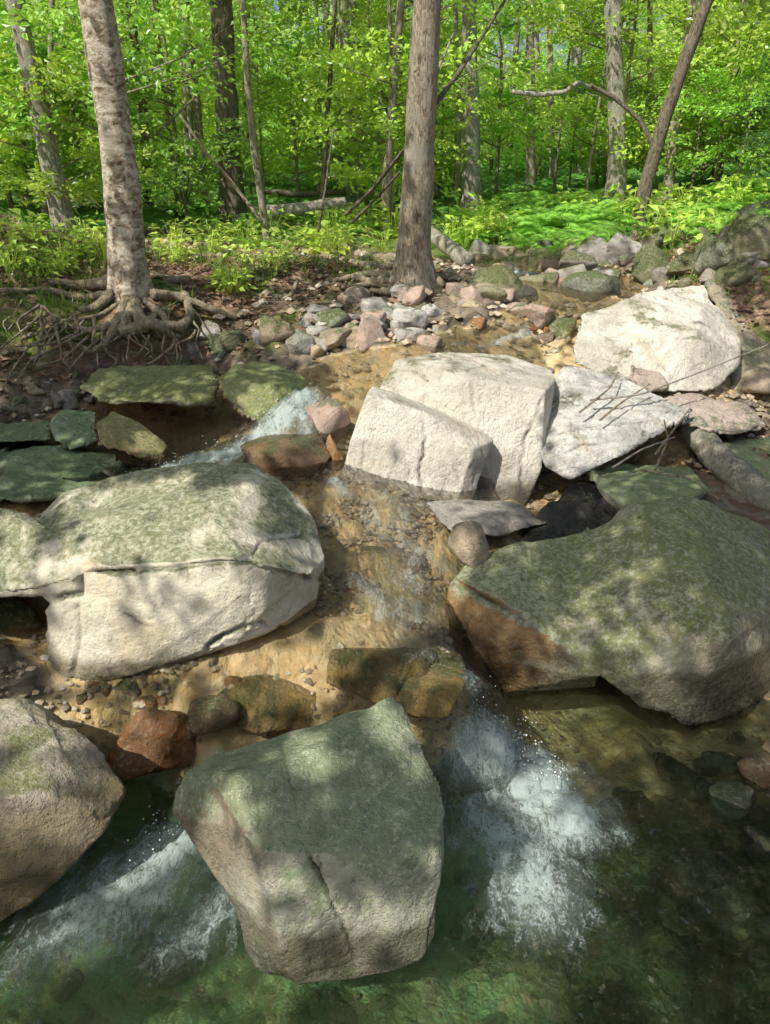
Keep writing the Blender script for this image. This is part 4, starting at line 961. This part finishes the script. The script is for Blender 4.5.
tree(68, 15, 20, 8.3, 'pale', 'leaning tree with pale blotched bark at the far left', basepy=243)
tree(233, 221, 22, 11, 'dark', 'straight dark brown trunk left of centre behind the mossy bank')
tree(267, 243, 7, 9.2, 'grey', 'thin grey stem right of the straight dark brown trunk', bend=-.05)
tree(472, 469, 17, 12.5, 'pale', 'grey trunk just right of the brown tree by the stream')
tree(613, 612, 17, 12, 'pale', 'upright pale barked trunk left of the dark leaning trunk', bend=.03)
tree(634, 708, 13, 10.2, 'dark', 'dark trunk leaning to the right above a fan of roots', bend=-.06, roots=[([(634, 236), (632, 248), (642, 262)], 6, 3), ([(630, 240), (620, 252), (610, 262)], 5, 2.5), ([(638, 240), (652, 252), (668, 262)], 5, 2.5), ([(636, 240), (640, 254), (656, 268)], 4, 2)], basepy=236)
tree(664, 694, 10, 12, 'grey', 'slim grey trunk right behind the dark leaning trunk', bend=-.05)
for a in [(150, 128, 9, 12, 'dark', 'thin dark stem between the peeling birch and the straight dark brown trunk'), (206, 182, 9, 13, 'grey', 'slanting thin stem left beside the straight dark brown trunk'), (196, 186, 7, 15, 'grey', 'upright thin stem left behind the straight dark brown trunk'),
          (352, 343, 11, 15, 'pale', 'pale stem, left one of a pair right of the thin grey stem'), (362, 352, 9, 15.5, 'pale', 'whitish stem, right one of a pair behind the stream bend'), (384, 401, 9, 10.5, 'grey', 'slim stem leaning right just left of the brown tree by the stream'),
          (436, 440, 8, 17, 'pale', 'pale stem half hidden behind the brown tree by the stream'), (528, 530, 9, 18, 'grey', 'far grey stem right of the ferns, left of a thinner one'), (549, 549, 6, 19, 'grey', 'very thin straight stem above the fern mound'), (572, 569, 7, 22, 'pale', 'distant pale stem between the fern mound and the pale barked trunk'),
          (711, 716, 8, 14, 'pale', 'white slender stem at the right of the leaning trunk'), (690, 698, 7, 19, 'grey', 'distant grey stem between the two right hand stems'), (764, 764, 11, 14, 'pale', 'pale trunk at the right edge of the wood'), (648, 650, 6, 21, 'dark', 'thin dark stem deep behind the leaning trunk'),
          (30, 20, 7, 11, 'grey', 'thin stem left of the pale blotched tree at the far left'), (44, 52, 6, 10, 'grey', 'thin slanted stem crossing in front of the pale blotched tree'), (505, 520, 6, 24, 'dark', 'distant dark stem deep in the middle of the wood'), (320, 335, 5, 11, 'dark', 'thin dark pole leaning right behind the pale fallen log')]:
    tree(*a, bend=random.uniform(-.08, .08), flare=1.25)

for k in range(14):
    _x = 30 + k * 54 + random.uniform(-20, 20)
    tree(_x, 385 + (_x - 385) * 1.1 + random.uniform(-12, 12), random.uniform(4.5, 8), random.uniform(13, 22), 'pale', 'slim pale trunk deep in the sunlit wood', 'slim pale trunks deep in the wood', bend=random.uniform(-.15, .15), flare=1.2)
# hemlock at the right: drooping dark tiers
def hemlock(x, y, h, rad, label, seed):
    z = float(terr(np.array([x]), np.array([y]))[0]); root = empty('hemlock_tree', (x, y, z)); rg = np.random.default_rng(seed); n = 420
    zz = rg.uniform(.12, 1, n) * h; tier = np.floor(zz / .38) * .38 + .1; zz = tier + rg.normal(size=n) * .04; a = rg.uniform(0, 6.28, n); R = rad * (1.05 - zz / h) * rg.uniform(.2, 1, n)
    c = np.stack([np.cos(a) * R, np.sin(a) * R, zz - R * .15], -1); d = np.stack([np.cos(a), np.sin(a), -.15 + 0 * a], -1)
    link('crown', leaves_mesh('crown', [sprays(c, d, rg, 34, .45, .045, .35)]), HEM, root)
    link('trunk', tube_mesh('trunk', [tube([(0, 0, -.3), (0, 0, h * .5), (0, 0, h)], [.06, .04, .008], 8)]), BARK['dark'], root)
    tag(root, label, 'tree', None)
hemlock(5.3, 9.8, 3.0, 1.2, 'small dark hemlock at the right edge above the bank', 1)
hemlock(6.9, 12.2, 4.2, 1.4, 'taller dark hemlock behind the small hemlock at right', 2)

# ferns and leafy ground plants
def fern_mesh(seed):
    rg = np.random.default_rng(seed); geo = []
    for f in range(11):
        a = f * 2.4 + rg.normal() * .3; L = rg.uniform(.38, .6); n = 30; s = np.linspace(.06, 1, n); el = rg.uniform(.5, 1.0)
        hx = s * L * math.cos(el) * 1.05; hz = L * (math.sin(el) * s - .55 * s ** 2.4)
        c = np.stack([np.cos(a) * hx, np.sin(a) * hx, hz], -1); T = np.gradient(c, axis=0); T /= np.linalg.norm(T, axis=1)[:, None]; sd = np.cross(T, (0, 0, 1)); sd /= np.linalg.norm(sd, axis=1)[:, None]; nr = np.cross(sd, T)
        w = .13 * np.sin(np.clip(s * 1.05, 0, 1) * math.pi) ** .7 * (L / .5) + .008
        for sg in (-1, 1): geo.append(leaf_geo(c, sd * sg * .93 + T * .35, nr + rg.normal(size=(n, 3)) * .2, w, np.full(n, .013), .1, .2))
    return leaves_mesh('fern', geo)
FM = [fern_mesh(i) for i in range(3)]
for f in FM: f.materials.append(FERN)
def herb_mesh(seed, n=26, h=.2, leaf=.075):
    rg = np.random.default_rng(seed); a = rg.uniform(0, 6.28, n); r = rg.random(n) ** .6 * h * .8; pos = np.stack([np.cos(a) * r, np.sin(a) * r, rg.uniform(.25, 1, n) * h], -1)
    d = np.stack([np.cos(a), np.sin(a), rg.normal(size=n) * .3], -1); d /= np.linalg.norm(d, axis=1)[:, None]; nr = np.array((0, 0, 1.)) + rg.normal(size=(n, 3)) * .35
    L = leaf * rg.uniform(.6, 1.2, n); sd = np.cross(d, (0, 0, 1.)); sd /= np.linalg.norm(sd, axis=1)[:, None]; o0 = np.zeros((n, 3)); st = np.stack([o0, o0 + sd * .004, pos + sd * .004, pos + d * .002], 1)
    return leaves_mesh('leafy_plant', [leaf_geo(pos, d, nr, L, L * .6), st])
HM = [herb_mesh(40 + i) for i in range(3)]
for h in HM: h.materials.append(LEAF[2])
def plants():
    rg = np.random.default_rng(21); k = 0
    for (poly, n, kind, where, s0, s1) in (([(525, 205), (600, 200), (622, 225), (585, 252), (535, 252)], 50, 'fern', 'in the bright fern mound beyond the far waterfall', .9, 1.5), ([(440, 215), (525, 205), (530, 245), (480, 248)], 20, 'fern', 'along the bank right of the brown tree', .7, 1.1),
            ([(640, 215), (770, 190), (770, 225), (690, 245)], 26, 'fern', 'on the slope above the right bank', .8, 1.3), ([(160, 205), (420, 215), (400, 250), (180, 250)], 26, 'fern', 'on the mossy left bank behind the roots', .5, .9),
            ([(0, 235), (120, 230), (110, 280), (0, 290)], 22, 'leafy', 'on the forest floor left of the birch', .7, 1.3), ([(160, 240), (400, 225), (390, 262), (230, 300), (170, 280)], 44, 'leafy', 'on the mossy bank between the two big trees', .6, 1.2),
            ([(440, 220), (520, 215), (500, 250), (450, 250)], 14, 'leafy', 'beside the fallen log by the stream', .7, 1.2), ([(560, 215), (770, 195), (770, 235), (650, 250)], 24, 'leafy', 'on the slope over the right bank', .8, 1.4)):
        xs, ys = [p[0] for p in poly], [p[1] for p in poly]; j = 0
        while j < n:
            px, py = rg.uniform(min(xs), max(xs)), rg.uniform(min(ys), max(ys))
            if not in_poly(px, py, poly): continue
            j += 1; k += 1; p, t = ground_hit(px, py); fern = kind == 'fern'
            o = link('fern' if fern else 'leafy_plant', (FM if fern else HM)[k % 3], None, None, p - np.array((0, 0, .02))); s = rg.uniform(s0, s1) * (1 if fern else min(1.6, t / 6)); o.scale = (s,) * 3; o.rotation_euler = (0, 0, rg.uniform(0, 6.28))
            tag(o, ('arching green fern ' if fern else 'low broad leaved green plant ') + where, 'fern' if fern else 'plant', ('ferns ' if fern else 'leafy plants ') + where)
plants()

# grass tufts and fallen leaves: ground cover nobody could count
def cover():
    rg = np.random.default_rng(31); n = 110000
    x = rg.uniform(-6, 7, n); y = rg.uniform(4.8, 13, n); z = terr(x, y); w = _W(x, y)
    pat = fbm2(x * 1.1, y * 1.1, 3, 91); px, py = project(x, y, z)
    k = (z - w > .10) & (pat > -.22) & ~((px > 290) & (px < 470) & (py > 292)) & ~((py > 300) & (px > 240)) & (py < 345); x, y, z = x[k][:38000], y[k][:38000], z[k][:38000]; n = len(x)
    d = rg.normal(size=(n, 3)) * .55 + (0, 0, 1); d /= np.linalg.norm(d, axis=1)[:, None]; nr = np.cross(d, rg.normal(size=(n, 3))); nr /= np.linalg.norm(nr, axis=1)[:, None]
    L = rg.uniform(.04, .13, n); g = leaf_geo(np.stack([x, y, z - .01], -1), d, nr, L, np.full(n, .011), 0, .3)
    tag(link('grass', leaves_mesh('grass', [g]), leaf_mat('grass_blade', (.09, .22, .02), (.26, .44, .05), .4)), 'short grass and moss tufts growing on the forest banks', None, None, 'stuff')
    n = 60000; x = rg.uniform(-7, 7, n); y = rg.uniform(4.2, 9.5, n); z = terr(x, y); w = _W(x, y); pat = fbm2(x * .9 + 7, y * .9, 3, 95)
    k = (z - w > .12) & (pat > -.45); x, y, z = x[k][:34000], y[k][:34000], z[k][:34000]; n = len(x); a = rg.uniform(0, 6.28, n)
    d = np.stack([np.cos(a), np.sin(a), rg.normal(size=n) * .25], -1); nr = np.array((0, 0, 1.)) + rg.normal(size=(n, 3)) * .4; L = rg.uniform(.03, .085, n)
    g = leaf_geo(np.stack([x, y, z + .012], -1), d, nr, L, L * .55, .3, -.1)
    tag(link('leaf_litter', leaves_mesh('leaf_litter', [g]), leaf_mat('dead_leaf', (.16, .085, .04), (.46, .32, .21), .2, (1.2, 1, .7))), 'dry brown leaves littering the forest floor', None, None, 'stuff')
cover()
def twig_litter():
    rg = np.random.default_rng(41); n = 9000; x = rg.uniform(-6, 6, n); y = rg.uniform(4.2, 10, n); z = terr(x, y); k = (z - _W(x, y) > .10); x, y, z = x[k][:1800], y[k][:1800], z[k][:1800]; n = len(x); a = rg.uniform(0, 6.28, n)
    d = np.stack([np.cos(a), np.sin(a), rg.normal(size=n) * .18], -1); d /= np.linalg.norm(d, axis=1)[:, None]; nr = np.array((0, 0, 1.)) + rg.normal(size=(n, 3)) * .6; L = rg.uniform(.06, .32, n)
    g = leaf_geo(np.stack([x, y, z + .025], -1), d, nr, L, np.full(n, .012), .5, .0)
    tag(link('twig_litter', leaves_mesh('twig_litter', [g]), BARK['root']), 'small dry twigs littering the banks', None, None, 'stuff')
twig_litter()

# ------------------------------------------------------------------ fallen wood
def log(poly, w0, w1, mat, label, name='fallen_log', cat='log', seg=14, rough=.12, group=None, stubs=()):
    P = [at(*q) for q in poly]; o0 = P[0]; t = poly[0][2] / ray(poly[0][0], poly[0][1])[1]
    tubes = [tube([p - o0 for p in P], np.linspace(w0, w1, len(P)) / F * t / 2, seg, rough, len(label), step=.04 if w0 > 6 else .03)]
    for st in stubs: tubes.append(tube([at(*q) - o0 for q in st[0]], np.linspace(st[1], st[2], len(st[0])) / F * t / 2, 7, rough, 4, step=.03))
    return tag(link(name, tube_mesh(name, tubes), BARK[mat], None, o0), label, cat, group)
log([(692, 426, 4.5), (715, 456, 4.25), (745, 483, 4.0), (800, 530, 3.65)], 25, 33, 'log', 'lichen covered fallen log slanting down to the right edge', seg=18)
log([(424, 228, 9.2), (445, 245, 8.6), (468, 262, 8.0)], 12, 15, 'log', 'mossy cut log pointing at the stream beside the brown tree')
log([(262, 214, 10.5), (300, 209, 10.7), (345, 203, 11)], 14, 12, 'white', 'thick pale log lying in the undergrowth behind the thin grey stem')
log([(255, 190, 12), (300, 195, 12), (345, 192, 12.4)], 6, 5, 'dark', 'thin dark log lying above the thick pale log')
log([(60, 237, 8.6), (120, 233, 9), (220, 231, 9.4)], 6, 5, 'dark', 'dark rotten log on the forest floor behind the birch')
log([(0, 247, 7.8), (50, 244, 8.2), (80, 243, 8.6)], 6, 5, 'dark', 'dark short log at the left edge of the forest floor')
BR = [([(512, 92, 10), (540, 95, 10), (565, 92, 10), (578, 82, 10.2), (590, 88, 10.4), (612, 100, 11)], 5, 4, 'white', 'bleached crooked dead branch hanging between the far trunks'),
      ([(590, 85, 10.4), (615, 98, 10.4), (640, 120, 10.3), (660, 160, 10.2)], 4, 5, 'dark', 'dark arching branch joining the leaning trunk'),
      ([(505, 0, 7.4), (480, 40, 7.2), (455, 78, 7), (432, 108, 6.6)], 3, 5, 'dark', 'dark bare branch rising to the right from the brown tree'),
      ([(455, 30, 7.4), (438, 70, 7), (430, 95, 6.6)], 2, 3, 'grey', 'thin grey twig forking beside the dark bare branch'),
      ([(345, 215, 8.2), (372, 190, 8), (392, 165, 7.6), (408, 145, 7.2)], 4, 3, 'dark', 'dark branch propped against the left of the brown tree'),
      ([(352, 222, 8.2), (370, 205, 8), (400, 172, 7.4)], 3, 2, 'dark', 'second dark branch propped lower against the brown tree'),
      ([(180, 115, 9), (205, 152, 9), (232, 182, 9), (262, 222, 8.8)], 2.5, 4, 'grey', 'thin bare branch slanting down to the foot of the thin grey stem'),
      ([(242, 292, 6.3), (262, 296, 6.2), (290, 297, 6.1), (298, 280, 6.3)], 6, 4, 'root', 'bent pale root lying on the bank left of the gravel bar'),
      ([(150, 276, 6.2), (172, 281, 6.1), (190, 279, 6.2)], 11, 7, 'root', 'short pale driftwood piece right of the birch foot'),
      ([(318, 232, 8), (325, 190, 8.1), (334, 128, 8.2)], 3, 1.6, 'dark', 'thin dark dead stem standing in front of the thick pale log')]
for b in BR: log(*b[:5], name='dead_branch', cat='branch', seg=8, rough=.18)
# twigs caught on the slabs
TW = [([(590, 400, 4.42), (640, 395, 4.45), (700, 372, 4.7), (770, 344, 5.0)], 'long pale twig arching over the slabs to the right edge'), ([(612, 468, 3.95), (640, 450, 4.0), (675, 437, 4.1)], 'pale twig under the tip of the layered slab'), ([(580, 412, 4.3), (610, 388, 4.5), (618, 372, 4.75)], 'dark twig lying across the layered slab'),
      ([(600, 420, 4.2), (622, 402, 4.35), (650, 384, 4.6)], 'dark forked twig on the layered slab'), ([(640, 470, 3.9), (690, 478, 3.85), (720, 500, 3.7)], 'thin twig on the flat green slab'), ([(655, 455, 4.0), (672, 432, 4.2), (690, 408, 4.4)], 'reddish twig leaning on the tip of the layered slab'), ([(655, 470, 3.95), (668, 440, 4.1), (664, 420, 4.3)], 'brown twig standing behind the flat green slab')]
for i, (p, lb) in enumerate(TW): log([(a, b, c - .06) for a, b, c in p], 2.6, 1.4, 'white' if i in (0, 1) else 'root', lb, 'twig', 'twig', 6, .2)

# ------------------------------------------------------------------ light
SUN = np.array((-.43, -.45, .78)); SUN /= np.linalg.norm(SUN)
elev = math.asin(SUN[2]); azim = math.atan2(SUN[0], SUN[1])
w = bpy.data.worlds.new('World'); scene.world = w; w.use_nodes = True; nt = w.node_tree; nt.nodes.clear()
sky = nt.nodes.new('ShaderNodeTexSky'); sky.sky_type = 'NISHITA'; sky.sun_disc = False; sky.sun_elevation = elev; sky.sun_rotation = azim; sky.dust_density = 3.5; sky.ozone_density = .6
bg = nt.nodes.new('ShaderNodeBackground'); bg.inputs[1].default_value = .115; ow = nt.nodes.new('ShaderNodeOutputWorld')
nt.links.new(sky.outputs[0], bg.inputs[0]); nt.links.new(bg.outputs[0], ow.inputs[0])
sd = bpy.data.lights.new('sun', 'SUN'); sd.energy = 5; sd.angle = math.radians(.5); sd.color = (1, .94, .84)
so = bpy.data.objects.new('sun', sd); C.objects.link(so); so.rotation_euler = Vector(SUN).to_track_quat('Z', 'Y').to_euler()

# ------------------------------------------------------------------ unseen trees behind and left of the viewer, crowns cut to cast chosen dapples
LIT = [  # regions kept sunlit; leaves and limbs shading them are removed
 [(60, 500), (140, 480), (205, 490), (255, 480), (275, 520), (240, 556), (110, 560), (85, 530)], [(0, 505), (30, 515), (30, 590), (0, 600)], [(80, 580), (110, 575), (140, 680), (60, 690), (55, 640)], [(165, 575), (250, 565), (285, 610), (200, 665), (150, 640), (215, 610)],
 [(330, 350), (560, 345), (550, 440), (505, 505), (430, 530), (330, 490)], [(540, 365), (690, 400), (690, 430), (560, 480)], [(570, 280), (720, 275), (745, 350), (720, 395), (570, 370)], [(625, 360), (770, 395), (770, 430), (650, 430)],
 [(325, 485), (455, 500), (475, 560), (445, 690), (330, 660), (320, 570)], [(200, 655), (330, 640), (400, 670), (230, 735)], [(80, 700), (190, 700), (175, 770), (120, 780)], [(-60, 695), (45, 695), (95, 715), (118, 760), (60, 745), (-60, 750)], [(345, 695), (410, 690), (440, 770), (440, 800), (405, 775), (370, 740)], [(285, 733), (332, 728), (338, 780), (292, 782)], [(190, 790), (226, 795), (228, 870), (205, 850)], [(330, 900), (420, 890), (410, 950), (340, 960)],
 [(420, 890), (610, 880), (640, 960), (560, 1030), (400, 1030)], [(60, 930), (230, 950), (200, 1030), (30, 1030)], [(262, 780), (215, 800), (110, 890), (150, 905), (220, 850)],
 [(250, 340), (470, 285), (560, 300), (570, 340), (440, 352), (300, 362)], [(236, 395), (275, 380), (268, 425), (240, 415)], [(140, 425), (175, 445), (160, 455), (130, 450)], [(300, 400), (350, 405), (345, 450), (270, 470), (245, 460)],
 [(150, 240), (330, 225), (300, 290), (180, 290)], [(450, 545), (492, 530), (490, 560), (455, 565)], [(480, 270), (640, 245), (620, 285), (480, 300)], [(440, 200), (640, 200), (640, 245), (460, 245)],
]
HALF = [[(440, 850), (650, 840), (690, 1030), (400, 1030)], [(440, 700), (520, 710), (600, 790), (560, 860), (470, 860), (445, 780)], [(230, 770), (275, 790), (200, 900), (80, 930), (60, 880)], [(330, 600), (440, 600), (470, 700), (330, 690)], [(100, 300), (240, 300), (230, 340), (90, 340)], [(430, 900), (600, 900), (560, 1030), (380, 1030)], [(90, 930), (240, 930), (220, 1030), (40, 1030)], [(60, 480), (300, 470), (320, 560), (60, 570)]]
def canopy():
    bpy.context.view_layer.update(); dg = bpy.context.evaluated_depsgraph_get(); rg = np.random.default_rng(3)
    from mathutils.bvhtree import BVHTree
    trunks = [(-3.6, -1.4), (-5.2, 1.6), (-1.2, -3.2), (-6.4, 4.6), (1.8, -2.4)]; clumps = [[] for _ in trunks]
    # surface heights by casting down on the rocks and the ground
    VV, TT, off = [], [], 0
    for o in [r for r in ROCKS if r.name.split('.')[0] in ('boulder', 'rock')] + [GROUND]:
        me = o.data; V, _ = np_of(me); me.calc_loop_triangles(); T = np.empty(len(me.loop_triangles) * 3, np.int32); me.loop_triangles.foreach_get('vertices', T); T = T.reshape(-1, 3)
        V = V + np.array(o.location)
        if o is GROUND: T = T[(np.abs(V[T[:, 0], 0]) < 6) & (V[T[:, 0], 1] < 12)]
        VV.append(V); TT.append(T + off); off += len(V)
    BV = BVHTree.FromPolygons(np.concatenate(VV).tolist(), np.concatenate(TT).tolist())
    n = 4300; X = rg.uniform(-4.5, 4.5, n); Y = rg.uniform(.3, 7.2, n); acc = 0
    for x, y in zip(X, Y):
        h = BV.ray_cast(Vector((x, y, 4)), Vector((0, 0, -1)))
        if h[0] is None: continue
        zt = h[0][2]
        ox = np.array([0, .13, -.13, 0, 0]); oy = np.array([0, 0, 0, .13, -.13]); px, py = project(x + ox, y + oy, zt + 0 * ox); lit = np.zeros(5, bool)
        for p in LIT: lit |= in_poly(px, py, p)
        L = lit.mean(); inside = (-30 < px[0] < 800) and (py[0] < 1060)
        pr = (1 - L * .85) * (1.0 if inside else .10)
        if py[0] < 330: pr *= .5
        if rg.random() > pr: continue
        hgt = rg.uniform(4.4, 6.6); s = (hgt - zt) / SUN[2]; c = np.array((x, y, zt)) + SUN * s
        k = int(np.argmin([np.hypot(c[0] - a, c[1] - b) for a, b in trunks])); clumps[k].append((*c, zt)); acc += 1
    names = ['leafy tree just behind the viewer to the left', 'leafy tree standing left of the split boulder', 'leafy tree behind the viewer', 'leafy tree on the left bank outside the view', 'leafy tree behind the viewer to the right']
    for (tx, ty), cl, lb in zip(trunks, clumps, names):
        if len(cl) < 5: continue
        cl = np.array(cl); z0 = float(terr(np.array([tx]), np.array([ty]))[0]); b0 = np.array((tx, ty, z0)); root = empty('tree', b0)
        d = rg.normal(size=(len(cl), 3)) * (1, 1, .2); cl = cl[:, :3]
        g = sprays(cl, d, rg, 20, .42, .10, .45); ce = g.mean(1); q = np.full((len(ce), 3), np.nan)
        for i, c in enumerate(ce):
            h = BV.ray_cast(Vector(c), Vector(-SUN))
            if h[0] is not None: q[i] = h[0]
        ok = np.isfinite(q[:, 0]); q = np.where(ok[:, None], q, 0); px, py = project(q[:, 0], q[:, 1], q[:, 2]); lit = np.zeros(len(q), bool); half = lit.copy()
        for p in LIT: lit |= in_poly(px, py, p)
        for p in HALF: half |= in_poly(px, py, p)
        half &= fbm(np.stack([q[:, 0] * 4, q[:, 1] * 4, 0 * px], -1), 2, 8) > -.10
        g = g[~((lit | half) & ok) | (rg.random(len(q)) < .012)]
        link('crown', leaves_mesh('crown', [g - b0]), CANOPY, root)
        tubes = [tube([(0, 0, -.4), (.05, 0, 3), (0, .05, 6.6)], [.19, .15, .06], 14, .1, 3, step=.15)]
        nl = 0
        for q in cl[rg.permutation(len(cl))[:90]]:
            e = q - b0; zz = max(2.2, e[2] - .35 * np.hypot(e[0], e[1]) - .3); a = np.array((0, 0, min(zz, 6.0))); bad = nl >= 14
            for t in np.linspace(.08, 1, 16):
                if bad: break
                h = BV.ray_cast(Vector(b0 + a * (1 - t) + e * t + np.array((0, 0, .6 * t * (1 - t)))), Vector(-SUN))
                if h[0] is not None:
                    u, v = project(*h[0]); bad = any(bool(in_poly(u, v, p)) for p in LIT)
            if bad: continue
            nl += 1; tubes.append(tube([a, a * .5 + e * .5 + np.array((0, 0, .15)), e], [.03, .016, .005], 6, .1, 2, step=.2))
        link('trunk', tube_mesh('trunk', tubes), BARK['grey'], root); tag(root, lb, 'tree', None)
    print('canopy sprays', acc)
canopy()

# ------------------------------------------------------------------ camera and render
cd = bpy.data.cameras.new('camera'); cam = bpy.data.objects.new('camera', cd); C.objects.link(cam)
cam.location = (0, 0, CAMZ); cam.rotation_euler = (math.pi / 2 - PITCH, 0, 0); cd.sensor_fit = 'VERTICAL'; cd.sensor_height = 36; cd.lens = 36 * F / 1024; cd.clip_start = .05; cd.clip_end = 500
scene.camera = cam
scene.view_settings.view_transform = 'Standard'; scene.view_settings.look = 'None'; scene.view_settings.exposure = 0; scene.view_settings.gamma = 1
cy = scene.cycles; cy.use_denoising = True; cy.max_bounces = 7; cy.transparent_max_bounces = 12; cy.diffuse_bounces = 4; cy.glossy_bounces = 3; cy.caustics_reflective = False; cy.caustics_refractive = False
cy.sample_clamp_indirect = 6; cy.use_adaptive_sampling = True; cy.adaptive_threshold = .03
